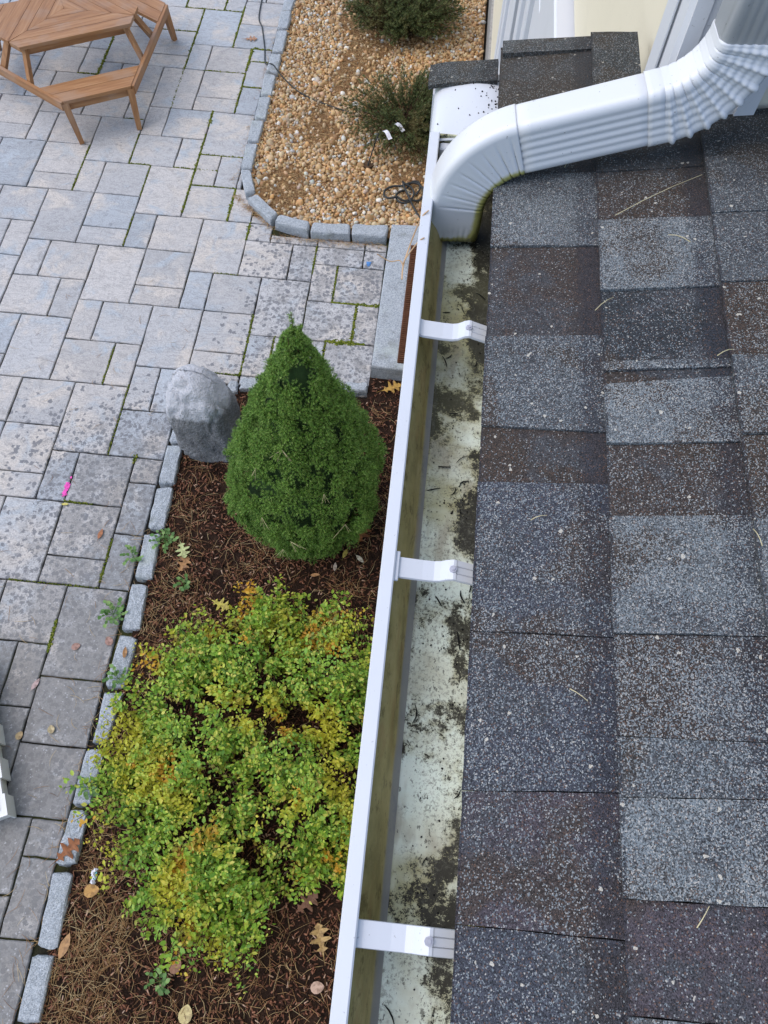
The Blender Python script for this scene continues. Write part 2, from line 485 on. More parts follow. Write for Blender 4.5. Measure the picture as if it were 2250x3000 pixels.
    # foliage
    def leafmat(name, stops, patch=None, rough=.5, trans=.25):
        t = NT(name); r = t.island(); P = t.coord('Position')
        c = t.ramp(r, stops)
        if patch:
            for sc, lo, hi, f, colr, off in patch:
                c = t.mix(t.math('MULTIPLY', t.smooth(t.noise(t.map(P, loc=off), sc, 3), lo, hi), f), c, colr)
        c = t.mix(.25, c, t.noise(P, 90, 3, out='Color'), 'OVERLAY')
        m = t.done(c, rough, .35)
        b = t.b; tr = t.n('BsdfTranslucent'); t.t.links.new(c, tr.inputs['Color'])
        mx = t.n('MixShader'); mx.inputs[0].default_value = trans
        out = next(n for n in t.t.nodes if n.type == 'OUTPUT_MATERIAL')
        t.t.links.new(b.outputs[0], mx.inputs[1]); t.t.links.new(tr.outputs[0], mx.inputs[2]); t.t.links.new(mx.outputs[0], out.inputs[0])
        return m
    M['spruce'] = leafmat('spruce_needles', [(0, (.06, .13, .022)), (.5, (.14, .27, .045)), (.85, (.22, .38, .07)), (1, (.36, .45, .14))], None, .55, .15)
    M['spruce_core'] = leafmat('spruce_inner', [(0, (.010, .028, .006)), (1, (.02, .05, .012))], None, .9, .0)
    M['shrub'] = leafmat('shrub_leaves', [(0, (.08, .19, .02)), (.3, (.18, .35, .035)), (.6, (.30, .47, .05)), (.85, (.46, .56, .08)), (1, (.58, .54, .11))],
                         [(3.3, .52, .62, .75, (.56, .50, .04), (0, 0, 0)), (4.2, .60, .67, .9, (.66, .33, .03), (4.2, 1.3, 0)), (2.6, .56, .66, .6, (.17, .37, .05), (9, 3, 0)), (7, .62, .70, .7, (.36, .23, .06), (3, 17, 0))], .42, .3)
    M['juniper_dark'] = leafmat('juniper_green', [(0, (.035, .05, .016)), (.6, (.09, .12, .035)), (1, (.19, .20, .075))], [(4, .5, .65, .7, (.16, .12, .045), (1, 2, 0))], .6, .15)
    M['weed'] = leafmat('weed_leaf', [(0, (.06, .14, .03)), (.6, (.13, .27, .07)), (1, (.24, .38, .12))], None, .5, .3)
    t = NT('bark'); P = t.coord('Position')
    M['bark'] = t.done(t.ramp(t.noise(P, 40, 4), [(.3, (.03, .018, .010)), (.7, (.11, .065, .035))]), .9, .2)
    t = NT('dead_leaf'); P = t.coord('Object'); base = t.info('Color')
    c = t.mix(t.smooth(t.noise(P, 60, 4), .45, .65), base, t.mix(.5, base, (.08, .04, .02)))
    M['leaf'] = t.done(c, .6, .3)
    def plain(name, c, r=.6, s=.3):
        t = NT(name); P = t.coord('Position')
        return t.done(t.mix(t.smooth(t.noise(P, 30, 4), .4, .7), c, tuple(x * .7 for x in c)), r, s)
    M['mat'] = plain('coir_mat', (.10, .045, .025), .95, .1)
    M['rubber'] = plain('black_rubber', (.03, .033, .033), .5)
    M['paper'] = plain('white_tag', (.75, .75, .82), .6)
    M['pink'] = plain('pink_spray', (.85, .10, .48), .7)
    M['blue'] = plain('blue_mark', (.08, .22, .5), .7)
    M['teal'] = plain('teal_print', (.10, .35, .36), .5)
    M['twig'] = plain('dry_twig', (.55, .36, .20), .7)
    M['dry'] = plain('dry_needle', (.50, .44, .26), .7)
    M['screw'] = plain('zinc_screw', (.42, .42, .48), .35, .6)
    M['concrete'] = plain('foundation', (.32, .31, .29), .9)
    M['dark'] = plain('dark_recess', (.015, .015, .014), .8)
    t = NT('window_glass'); t.b.inputs['Metallic'].default_value = 0
    M['glass'] = t.done((.02, .022, .025), .03, .9)
build_materials()

# ------------------------------------------------------------------ ground, patio
U = 0.1651
A4 = math.radians(0.4)
def grid(u, v):
    x, y = u * U - 2.2281, v * U + 3.4008
    return (math.cos(A4) * x - math.sin(A4) * y, math.sin(A4) * x + math.cos(A4) * y)

g = MB(); g.add([(-70, -70, -.06), (70, -70, -.06), (70, 70, -.06), (-70, 70, -.06)], [(0, 1, 2, 3)])
tag(g.build('ground', M['far_ground']), kind='structure')
g = MB(); g.add([(*grid(-16, -32), -.016), (*grid(16, -32), -.016), (*grid(16, 26), -.016), (*grid(-16, 26), -.016)], [(0, 1, 2, 3)])
patio = tag(g.build('patio', M['joint']), kind='structure')

RECTS = """0,-2,1,2 1,-2,2,2 3,-3,2,3 -2,-4,2,3 0,-4,2,2 2,-4,1,2 1,-7,2,3 1,-9,1,2 2,-9,2,2 -1,-1,1,2 -3,-1,2,2 -4,-3,2,2 -4,-4,2,1
-1,-6,2,2 -3,-6,2,2 -1,-8,2,2 -1,-9,2,1 3,-5,1,2 4,-5,1,2 3,-7,2,2 4,-8,1,1 4,-10,1,2 4,-12,1,2 2,-11,2,2 2,-12,2,1 0,-12,2,3 1,-14,2,2
3,-15,2,3 2,-16,1,2 0,-16,2,2 3,-17,2,2 1,-18,2,2 3,-19,2,2 4,-20,1,1 4,-22,1,2 2,-21,2,2 -6,6,2,3 -4,7,2,2 -4,6,2,1 -2,6,1,2 -1,6,2,2
-3,3,2,3 -1,4,2,2 -1,3,2,1 1,3,1,2 1,5,2,3 2,3,2,2 -5,4,2,2 -4,2,1,2 -6,2,2,2 -3,1,1,2 -2,1,2,2 0,0,2,3 2,1,2,2 2,0,2,1 -5,-1,2,3
-2,8,2,3 0,8,2,2 2,8,1,2 -5,9,1,2 -4,9,2,2 -7,9,2,1 -7,10,2,2 -5,11,2,3 -3,11,2,2 -1,11,1,2 -6,14,2,2 -4,14,1,2 1,10,2,2 0,10,1,2 3,9,2,3
3,7,1,2 4,7,1,2 3,5,2,2 5,5,1,2 5,7,1,1 6,5,1,1 4,2,2,3 6,4,1,1 7,4,2,1 6,2,2,2 8,2,1,2 9,3,2,1 11,3,1,1 9,1,1,2 10,1,2,2 4,0,1,2 5,0,2,2 7,-1,2,3
9,-1,2,2 11,-1,1,2 7,-3,1,2 8,-3,2,2 10,-3,2,2 5,-2,2,2 5,-3,2,1 5,-4,2,1 2,13,2,2 2,12,2,1 0,12,2,3 -2,13,2,2 4,12,1,2 4,14,1,2 4,16,1,1
2,15,2,2 1,15,1,2 -1,15,2,1 -1,16,2,2 -1,18,2,2 1,17,2,3 3,17,2,2 3,19,2,2 0,20,2,2 2,20,1,2 -2,20,2,2 -2,18,1,2 -3,15,2,3"""
rects = [tuple(map(int, s.split(','))) for s in RECTS.split()]
occ = set()
def cells(r): return [(r[0] + i, r[1] + j) for i in range(r[2]) for j in range(r[3])]
good = []
for r in rects:
    if not any(c in occ for c in cells(r)):
        good.append(r); occ.update(cells(r))
def in_patio(u, v):
    if u < 5: return True
    return (-4 <= v < 5 and u < 12) or (u == 5 and 5 <= v < 8) or (u == 6 and v == 5)
def bed_free(r): return all(in_patio(*c) for c in cells(r))
prnd = random.Random(4)
for v in range(22, -25, -1):
    for u in range(-12, 12):
        if (u, v) in occ or not in_patio(u, v): continue
        opts = [(2, 3), (2, 2), (2, 2), (1, 2), (2, 1)]; prnd.shuffle(opts)
        for w, h in opts + [(1, 1)]:
            r = (u, v - h + 1, w, h)
            if bed_free(r) and not any(c in occ for c in cells(r)):
                good.append(r); occ.update(cells(r)); break
pav_mesh = {}
def paver_mesh(w, h, k):
    key = (round(w, 2), round(h, 2), k)
    if key in pav_mesh: return pav_mesh[key]
    rr = random.Random(hash(key) % 9999)
    gx, gy = w * U / 2 - .0042, h * U / 2 - .0042
    nx, ny = 5, 5
    def side(n): return [i / n * 2 - 1 for i in range(n)]
    ring = [(t * gx, -gy) for t in side(nx)] + [(gx, t * gy) for t in side(ny)] + [(-t * gx, gy) for t in side(nx)] + [(-gx, -t * gy) for t in side(ny)]
    N = len(ring); V = []
    j = [(rr.uniform(-.0022, .0022), rr.uniform(-.0022, .0022)) for _ in ring]
    for z, ins in ((-.05, 0), (-.005, 0), (-.0005, .0045)):
        for (x, y), (a, b) in zip(ring, j):
            sx = (gx - ins) / gx; sy = (gy - ins) / gy
            V.append((x * sx + a, y * sy + b, z + (rr.uniform(-.0007, .0007) if ins else 0)))
    V.append((0, 0, .0012))
    F = []
    for r in (0, 1):
        for q in range(N): F.append((r * N + q, r * N + (q + 1) % N, (r + 1) * N + (q + 1) % N, (r + 1) * N + q))
    for q in range(N): F.append((2 * N + q, 2 * N + (q + 1) % N, 3 * N))
    pav_mesh[key] = new_mesh('paver', V, F, M['paver'])
    return pav_mesh[key]
for i, r in enumerate(good):
    u0, v0, w, h = r; u1, v1 = u0 + w, v0 + h
    if u0 < 5 and u1 > 4.99 and (v0 >= 7 or v1 <= -3): u1 = min(u1, 5.03 if v0 >= 7 else 5.08)
    if u0 >= 7 and v1 > 4.3: v1 = 4.42
    if u0 == 6 and v1 > 5.2: v1 = 5.45
    if v0 < -3.2 and u0 >= 5: v0 = -3.45
    if u0 >= 5 and v0 == -3: v0 = -3.0
    if u0 == 5 and v0 >= 7: u1 = 5.22
    u1 = min(u1, 11.93)
    x, y = grid((u0 + u1) / 2, (v0 + v1) / 2)
    o = bpy.data.objects.new('paver', paver_mesh(u1 - u0, v1 - v0, i % 3))
    o.location = (x, y, prnd.uniform(-.0016, .0012)); o.rotation_euler = (prnd.uniform(-.003, .003), prnd.uniform(-.003, .003), A4)
    k = prnd.random(); b = prnd.uniform(.84, 1.03)
    base = (.415, .412, .415) if k < .5 else ((.45, .43, .415) if k < .8 else (.365, .39, .42))
    o.color = (base[0] * b, base[1] * b, base[2] * b, 1)
    o.parent = patio; COL.objects.link(o)

# moss in the joints (nobody counts moss tufts)
MOSS = """1,12,1,15,.6 1,15,1,20,1 3,17,3,20.5,1.3 4,12,4,15,.9 4,15.2,4,17,2.0 4,17,5,17,1.6 4,14,5,14,1.4 4,16,5,16,.9 3,5.2,3,9,1.1 3,9,3,10.4,1.0 3,11,3,12,1.7 5,5,5,7,1.8
10,1,10,3,1.1 10,1,12,1,2.0 11,-1,11,1,1.7 10,-1,11.5,-1,2.6 7,-3,7,0,1.0 5,2,6,2,.4 6,4,6,5,1.4 9,2.4,9,4,.8 3,9,5,9,1.0 3,7,5,7,.8 2,8,4,8,.8 0,8,1,8,1.0 0,8,0,10,.6
-2,6,-2,9,.8 -3,14,-3,17,1.8 -4,14,-3,14,1.2 -1,11,0,11,.6 3,-14.2,3,-13.2,1.8 4,-11.8,4,-10.2,.9 3,-3.9,3,-7,.5 2,-9,3,-9,.9 4,-7.2,4,-6.9,1.6 2,-4,2,-2.2,.7 1,-12,4,-12,.4 1,6,1,8,.6 1,3,1,5,.6 0,20,3,20,.9 2,20,2,22,1 0,20,0,22,1 -1,18,1,18,.8 2,15,4,15,.7 8,-3,8,-1,.8 10,-3,10,-1,1.0 5,-3,7,-3,.7 12,1,12,4,.6 9,4,11,4,.0 4,-1,5,-1,.0"""
mv, mf = ico(1)
Pm, Sm = [], []
for s in MOSS.split():
    u0, v0, u1, v1, k = map(float, s.split(','))
    if k <= 0: continue
    L = math.hypot(u1 - u0, v1 - v0) * U
    for _ in range(int(L * 420 * (.5 + k * .6))):
        t = prnd.random(); cl = .5 + .5 * fbm((u0 + (u1 - u0) * t) * 1.4, (v0 + (v1 - v0) * t) * 1.4, 3.3, 2)
        wd = .0028 + .0085 * k * max(0, cl - .25)
        x, y = grid(u0 + (u1 - u0) * t, v0 + (v1 - v0) * t)
        Pm.append((x + prnd.gauss(0, wd * .8), y + prnd.gauss(0, wd * .8), prnd.uniform(-.007, .001))); q = prnd.uniform(.0026, .0052) * (.7 + .45 * k); Sm.append((q, q, q * .9))
V, F = instances(np.array(Pm), rand_rot(len(Pm)), np.array(Sm), mv, mf)
tag(obj('moss', V, F, M['moss'], smooth=True), 'green moss growing in the joints between the patio pavers', 'moss', kind='stuff')

# spray marks on the pavers
mk = MB()
for _ in range(60):
    x, y = -1.917 + prnd.gauss(0, .007), 1.985 + prnd.gauss(0, .026); r = prnd.uniform(.002, .008)
    n = 7; zz = .0045 + _ * .00005
    mk.add([(x + r * math.cos(k * 6.283 / n) * prnd.uniform(.6, 1.2), y + 1.5 * r * math.sin(k * 6.283 / n) * prnd.uniform(.6, 1.2), zz) for k in range(n)], [tuple(range(n))])
mk.build('paint_mark', M['pink'], patio)
mk = MB(); x, y = -.40, 3.93
mk.add([(x - .016, y + .02, .0045), (x + .018, y + .022, .0045), (x + .012, y - .014, .0045), (x - .002, y - .026, .0045), (x - .012, y - .008, .0045)], [(4, 3, 2, 1, 0)])
mk.build('paint_mark', M['blue'], patio)

# ------------------------------------------------------------------ beds
def bed_surface(name, x0, x1, y0, y1, step, zf, mat, inside=None):
    nx, ny = int((x1 - x0) / step) + 1, int((y1 - y0) / step) + 1
    V = []; idx = {}
    for j in range(ny + 1):
        for i in range(nx + 1):
            x, y = min(x0 + i * step, x1), min(y0 + j * step, y1)
            idx[i, j] = len(V); V.append((x, y, zf(x, y)))
    F = [(idx[i, j], idx[i + 1, j], idx[i + 1, j + 1], idx[i, j + 1]) for j in range(ny) for i in range(nx)
         if inside is None or inside(x0 + (i + .5) * step, y0 + (j + .5) * step)]
    o = obj(name, V, F, mat, smooth=True)
    return tag(o, kind='structure')
def mulch_z(x, y): return .022 + .012 * fbm(x * 3, y * 3, 1.0, 3) + .006 * nz(x * 17, y * 17)
bed_surface('mulch_bed', -1.325, .44, -2.6, 2.96, .04, mulch_z, M['soil'], lambda x, y: y < 2.80 or x > -.27)
GPTS = [(-1.385, 7.6), (-1.385, 4.75), (-1.33, 4.52), (-1.2, 4.33), (-1.02, 4.23), (-.83, 4.18), (.44, 4.2)]
def in_gravel(x, y):
    if y > 7.6 or x > .30: return False
    for (ax, ay), (bx, by) in zip(GPTS, GPTS[1:]):
        if (bx - ax) * (y - ay) - (by - ay) * (x - ax) < 0: return False
    return True
def gravel_z(x, y): return .018 + .012 * fbm(x * 2, y * 2, 5.0, 3)
bed_surface('gravel_bed', -1.40, .30, 4.10, 7.6, .04, gravel_z, M['fines'], in_gravel)

# pebbles
bv, bf = ico(2)
variants = []
Pn = []
step = .0200
for yy in np.arange(4.15, 7.5, step):
    for xx in np.arange(-1.42, .30, step):
        x = xx + prnd.uniform(-.5, .5) * step; y = yy + prnd.uniform(-.5, .5) * step
        if not in_gravel(x + .035, y) or not in_gravel(x, y - .03): continue
        litter = fbm(x * 1.5 + 3, y * 1.1 + 8, 2.0, 3) + .45 * math.exp(-((x + .72) ** 2 / .05 + (y - 6.3) ** 2 / .5))
        litter += .5 * math.exp(-((x + .25) ** 2 / .05 + (y - 4.75) ** 2 / .10))
        if litter > .26 and prnd.random() < .7: continue
        Pn.append((x, y))
n = len(Pn)
P = np.array([(x, y, gravel_z(x, y) + prnd.uniform(-.002, .008)) for x, y in Pn])
s = rng.lognormal(0, .33, n)[:, None] * np.array([[.0142, .0112, .0086]]) * rng.uniform(.85, 1.15, (n, 3))
parts = []
for k in range(6):
    dv = bv * (1 + .16 * np.array([[mnoise.noise(Vector(p) * 1.3 + Vector((k * 5.1, 0, 0)))] for p in bv]))
    sel = np.arange(n) % 6 == k
    Rm = np.einsum('nij,njk->nik', rand_rot(sel.sum()) * 0 + np.eye(3), rand_rot(sel.sum()))
    Fk = bf
    parts.append(instances(P[sel], Rm, s[sel], dv, Fk))
V, F = merge(parts)
tag(obj('gravel', V, F, M['pebble'], smooth=True), 'tan and cream river pebbles filling the bed inside the granite curb', 'gravel', kind='stuff')

# pine needles and mulch chips
def needle_set(pts, zf, lmin, lmax, lift=.006, flat=.10):
    n = len(pts)
    P = np.array([(x, y, zf(x, y) + rng.uniform(.001, lift)) for x, y in pts])
    a = rng.uniform(0, 6.283, n); L = rng.uniform(lmin, lmax, n)
    D = np.stack([np.cos(a), np.sin(a), rng.normal(0, flat, n)], 1)
    Sd = np.stack([-np.sin(a), np.cos(a), np.zeros(n)], 1)
    curve = rng.normal(0, .10, n)[:, None]
    w = rng.uniform(.0006, .0011, n)[:, None]
    rings = []
    up = np.array([[0, 0, 1.0]])
    for t in (-.5, -.17, .17, .5):
        c = P + D * (L[:, None] * t) + Sd * (curve * L[:, None] * (t * t * 4)) 
        ww = w * (1.0 if abs(t) < .3 else .55)
        rings += [c - Sd * ww, c + Sd * ww, c + up * ww * 1.2]
    V = np.stack(rings, 1).reshape(-1, 3)
    f = []
    for r in range(3):
        for k in range(3):
            f.append((r * 3 + k, r * 3 + (k + 1) % 3, r * 3 + 3 + (k + 1) % 3, r * 3 + 3 + k))
    F = (np.array(f)[None] + (np.arange(n) * 12)[:, None, None]).reshape(-1, 4)
    return V, F
def scatter(n, x0, x1, y0, y1, dens):
    out = []
    while len(out) < n:
        x, y = rng.uniform(x0, x1), rng.uniform(y0, y1)
        if rng.random() < dens(x, y): out.append((x, y))
    return out
def mulch_needle_d(x, y):
    d = .10 + 2.2 * max(0, fbm(x * 2.2 + 1, y * 2.2, 9.0, 3) + .02)
    d += .6 * math.exp(-((x + 1.22) / .10) ** 2) + .5 * math.exp(-((x + .75) ** 2 + (y - 1.72) ** 2) / .03) + .6 * math.exp(-((x + 1.12) ** 2 + (y + .05) ** 2) / .02) + .35 * (y < .0)
    if x < -1.29 or (y > 2.72): d *= .1
    return d
V, F = needle_set(scatter(4800, -1.32, .2, -.75, 2.78, mulch_needle_d) + scatter(600, -1.29, -.7, -.6, .22, lambda x, y: math.exp(-((x + 1.12) / .16) ** 2) * (.4 + .6 * (fbm(x * 5, y * 5, 2, 2) > 0))), mulch_z, .04, .11, .016, .09)
tag(obj('pine_needles', V, F, M['needle']), 'fallen tan pine needles strewn over the dark mulch bed', 'pine needles', kind='stuff')
pts = [(x + rng.normal(0, .012), y + rng.normal(0, .012)) for (x, y) in [(-1.43 + .33 * t, 4.47 - .30 * t) for t in rng.random(130)] + [(-1.10 + .80 * t, 4.10 + .01 * t) for t in rng.random(120)] + [(-1.455, 4.6 + 2.2 * t) for t in rng.random(70)]]
pts += scatter(190, -1.62, -1.33, -.6, 1.8, lambda x, y: .15 + .85 * math.exp(-((x + 1.41) / .035) ** 2)) + scatter(90, -2.6, -1.40, -.4, 3.6, lambda x, y: .5)
V, F = needle_set(pts, lambda x, y: .003, .04, .09, .006, .02)
tag(obj('pine_needles', V, F, M['needle']), 'stray pine needles lying on the patio pavers beside the curb', 'pine needles', kind='stuff')
def grav_needle_d(x, y):
    if not in_gravel(x + .03, y): return 0
    litter = fbm(x * 1.5 + 3, y * 1.1 + 8, 2.0, 3) + .45 * math.exp(-((x + .72) ** 2 / .05 + (y - 6.3) ** 2 / .5)) + .5 * math.exp(-((x + .25) ** 2 / .05 + (y - 4.75) ** 2 / .10))
    return min(1, max(.04, (litter - .05) * 1.6))
V, F = needle_set(scatter(9000, -1.38, .28, 4.2, 7.4, grav_needle_d), gravel_z, .03, .08, .016, .06)
tag(obj('pine_needles', V, F, M['needle']), 'tan pine needles matted over the pebble bed', 'pine needles', kind='stuff')
cv = np.array([(x, y, z) for z in (-1, 1) for y in (-1, 1) for x in (-1, 1)], float)
cf = np.array([(0, 2, 3, 1), (4, 5, 7, 6), (0, 1, 5, 4), (2, 6, 7, 3), (0, 4, 6, 2), (1, 3, 7, 5)])
pts = scatter(19500, -1.31, .3, -.75, 2.95, lambda x, y: (.6 + .4 * (fbm(x * 4, y * 4, 4.0, 2) > -.1)) * (y < 2.77 or x > -.26))
n = len(pts)
P = np.array([(x, y, mulch_z(x, y) + rng.uniform(0, .009)) for x, y in pts])
a = rng.uniform(0, 6.283, n)
D = np.stack([np.cos(a), np.sin(a), rng.normal(0, .3, n)], 1)
S = np.stack([rng.uniform(.004, .013, n), rng.uniform(.0015, .0038, n), rng.uniform(.0008, .0022, n)], 1)
V, F = instances(P, rot_from_dir(D), S, cv, cf)
tag(obj('mulch_chips', V, F, M['chip']), 'dark brown bark mulch chips covering the planting bed', 'mulch', kind='stuff')

# ------------------------------------------------------------------ granite curbs
def rough_block(quad, z0, z1, seed, sub=7, amp=.006, rnd=.012):
    """quad: four plan corners counter-clockwise-ish; rounded, chipped block"""
    q = [np.array(p, float) for p in quad]
    nu, nv = sub + 3, sub
    V = []; F = []
    def P(u, v): return (q[0] * (1 - u) + q[1] * u) * (1 - v) + (q[3] * (1 - u) + q[2] * u) * v
    lu = np.linalg.norm(q[1] - q[0]); lv = np.linalg.norm(q[3] - q[0])
    nw = 3
    ring = []
    N = 5
    per = [(i / N, 0) for i in range(N)] + [(1, i / N) for i in range(N)] + [(1 - i / N, 1) for i in range(N)] + [(0, 1 - i / N) for i in range(N)]
    c = P(.5, .5)
    # levels: bottom, mid, shoulder, top rim, inner top rings
    lev = [(z0, 0), (z1 - rnd * 1.6, 0), (z1 - rnd * .5, rnd * .35), (z1, rnd), (z1 + .001, rnd + .018)]
    for li, (z, ins) in enumerate(lev):
        for (u, v) in per:
            p = P(u, v); d = c - p; L = np.linalg.norm(d)
            p = p + d / L * (ins + (.006 if (u in (0, 1) and v in (0, 1)) else 0))
            j = amp * nz(p[0] * 22 + seed * 3.7, p[1] * 22, z * 22) 
            j2 = amp * .8 * nz(p[0] * 60, p[1] * 60 + seed, z * 40)
            V.append((p[0] + (d[0] / L) * (j + j2), p[1] + (d[1] / L) * (j + j2), z + (amp * .5 * nz(p[0] * 30, p[1] * 30, seed) if li >= 2 else 0)))
    n = len(per)
    for r in range(len(lev) - 1):
        for k in range(n): F.append((r * n + k, r * n + (k + 1) % n, (r + 1) * n + (k + 1) % n, (r + 1) * n + k))
    V.append((c[0], c[1], z1 + .001)); b = (len(lev) - 1) * n
    for k in range(n): F.append((b + k, b + (k + 1) % n, len(V) - 1))
    return V, F
GQ = [[(-1.457, 6.946), (-1.345, 6.955), (-1.365, 6.673), (-1.445, 6.666)], [(-1.445, 6.652), (-1.356, 6.660), (-1.35, 6.416), (-1.438, 6.41)], [(-1.437, 6.388), (-1.347, 6.402), (-1.341, 6.1), (-1.431, 6.095)],
      [(-1.433, 6.078), (-1.347, 6.085), (-1.338, 5.831), (-1.437, 5.85)], [(-1.437, 5.82), (-1.345, 5.805), (-1.34, 5.552), (-1.428, 5.547)], [(-1.431, 5.525), (-1.341, 5.533), (-1.334, 5.263), (-1.427, 5.268)],
      [(-1.437, 5.241), (-1.342, 5.243), (-1.343, 5.005), (-1.430, 5.0)], [(-1.433, 4.978), (-1.345, 4.982), (-1.339, 4.705), (-1.42, 4.694)], [(-1.418, 4.676), (-1.342, 4.682), (-1.27, 4.469), (-1.335, 4.433)],
      [(-1.318, 4.404), (-1.258, 4.452), (-1.075, 4.276), (-1.117, 4.198)], [(-1.094, 4.19), (-1.062, 4.262), (-.84, 4.222), (-.842, 4.126)], [(-.826, 4.12), (-.826, 4.217), (-.562, 4.235), (-.552, 4.133)],
      [(-.540, 4.133), (-.546, 4.240), (-.296, 4.262), (-.298, 4.145)]]
GQ.insert(0, [(-1.46, 7.24), (-1.35, 7.25), (-1.352, 6.975), (-1.455, 6.965)])
MQ = [[(-1.402, 2.313), (-1.312, 2.318), (-1.303, 2.062), (-1.395, 2.052)], [(-1.4, 2.033), (-1.305, 2.040), (-1.295, 1.780), (-1.389, 1.776)], [(-1.400, 1.740), (-1.306, 1.748), (-1.291, 1.479), (-1.385, 1.474)],
      [(-1.392, 1.445), (-1.302, 1.446), (-1.283, 1.189), (-1.383, 1.186)], [(-1.382, 1.158), (-1.285, 1.148), (-1.286, .888), (-1.386, .882)], [(-1.380, .853), (-1.283, .863), (-1.300, .63), (-1.372, .605)],
      [(-1.392, .575), (-1.300, .583), (-1.302, .330), (-1.388, .321)], [(-1.386, .300), (-1.303, .302), (-1.296, .075), (-1.390, .065)], [(-1.394, .040), (-1.299, .037), (-1.280, -.255), (-1.374, -.257)],
      [(-1.383, -.285), (-1.291, -.282), (-1.277, -.527), (-1.377, -.536)], [(-1.38, -.56), (-1.285, -.56), (-1.28, -.82), (-1.376, -.82)],
      [(-1.395, 2.58), (-1.31, 2.57), (-1.312, 2.34), (-1.400, 2.335)], [(-1.36, 2.68), (-1.24, 2.79), (-1.17, 2.73), (-1.30, 2.61)],
      [(-1.16, 2.72), (-1.135, 2.82), (-1.085, 2.815), (-1.068, 2.735)], [(-1.062, 2.755), (-1.068, 2.840), (-.845, 2.862), (-.84, 2.775)], [(-.825, 2.78), (-.83, 2.865), (-.60, 2.875), (-.595, 2.79)],
      [(-.585, 2.80), (-.59, 2.88), (-.44, 2.89), (-.435, 2.815)], [(-.425, 2.825), (-.430, 2.893), (-.285, 2.905), (-.285, 2.838)]]
cb = empty('curb', (-1.39, 5.5, 0), 'pale granite block curb curving round the tan pebble bed', 'curb')
for i, q in enumerate(GQ):
    V, F = rough_block(q if i < 10 else q[::-1], -.02, .060 + prnd.uniform(-.006, .006), i + 1)
    obj('curb_stone', V, F, M['granite'], cb)
cb = empty('curb', (-1.35, 1.0, 0), 'low granite block curb along the dark mulch bed under the gutter', 'curb')
for i, q in enumerate(MQ):
    V, F = rough_block(q if i < 13 else q[::-1], -.02, .050 + prnd.uniform(-.006, .006), i + 31, amp=.009)
    obj('curb_stone', V, F, M['granite'], cb)

# granite doorstep and its mat
q = [(-.278, 2.955), (-.272, 4.19), (.275, 4.19), (.275, 2.955)]
V, F = rough_block(q, -.02, .14, 77, amp=.004, rnd=.008)
tag(obj('doorstep', V, F, M['granite'], origin=(-.0, 3.57, 0)), 'long pale granite doorstep slab between the pebble bed and the mulch bed', 'step')
b = MB(); b.box(-.122, .262, 3.00, 3.99, .141, .155, .004)
for k in range(60):
    y = 3.01 + .97 * k / 60
    b.box(-.115, .255, y, y + .008, .154, .160)
tag(b.build('doormat', M['mat'], origin=(.08, 3.58, .141)), 'dark brown coir doormat lying on the granite doorstep', 'doormat')

# ------------------------------------------------------------------ boulder
iv, if_ = ico(5)
V = []
for p in iv:
    x, y, z = p
    h = (z + 1) / 2
    n1 = fbm(x * 1.1 + 4, y * 1.1, z * 1.1, 3)
    sx = .192 * (1 - .20 * h) * (1 + .22 * n1); sy = .205 * (1 - .22 * h) * (1 + .2 * n1)
    px = math.copysign(abs(x) ** .85, x) * sx; py = math.copysign(abs(y) ** .85, y) * sy
    pz = math.copysign(abs(z) ** .72, z) * .35 + .265
    cut = -.150 + .05 * h + .02 * nz(x * 2, z * 2, 3)
    if py < cut: py = cut + (py - cut) * .30
    ridge = .49 + .05 * px / .19 + .02 * nz(px * 9, 1, 2)
    if pz > ridge: py += .018 * min(1, (pz - ridge) / .02) * (1 if py < .02 else 0)
    d = .026 * fbm(px * 6, py * 6, pz * 6, 5) + .007 * fbm(px * 30, py * 30, pz * 30, 3) - .016 * max(0, 1 - abs(fbm(px * 5 + 3, py * 5, pz * 4, 3)) * 14)
    px += x * d; py += y * d; pz += z * d
    V.append((px - .085 * h - 1.115, py + 2.375 + .035 * h, pz))
tag(obj('boulder', V, if_, M['boulder'], origin=(-1.15, 2.39, 0), smooth=True), 'upright grey boulder standing at the corner of the mulch bed', 'boulder')

# ------------------------------------------------------------------ conical dwarf spruce
SP = (-.515, 1.965)
PROF = [(0, .20), (.10, .29), (.25, .352), (.45, .375), (.62, .345), (.8, .285), (1.0, .208), (1.15, .148), (1.3, .088), (1.40, .048), (1.48, .022), (1.54, .006)]
def prof(z):
    for (a, ra), (b2, rb) in zip(PROF, PROF[1:]):
        if z <= b2: return ra + (rb - ra) * (z - a) / (b2 - a)
    return .004
def lump(a, z): return 1 + .25 * fbm(math.cos(a) * 2.6, math.sin(a) * 2.6, z * 4.2, 3) + .07 * nz(math.cos(a) * 7, math.sin(a) * 7, z * 9)
tree = empty('spruce_shrub', (SP[0], SP[1], 0), 'dense conical dwarf spruce with dark green needles in the mulch bed', 'shrub')
b = MB(); b.tube([(SP[0], SP[1], -.02), (SP[0] + .01, SP[1], .5), (SP[0] + .02, SP[1], 1.0), (SP[0] + .03, SP[1], 1.40)], .035, 8, .006)
b.build('trunk', M['bark'], tree, smooth=True)
Pt, Dt = [], []
def surf(a, z, k=1.0):
    r = prof(z) * lump(a, z) * k
    return Vector((SP[0] + .02 * z / 1.6 + r * math.cos(a), SP[1] + r * math.sin(a) + .012 * z, z + .03))
ncl = 0
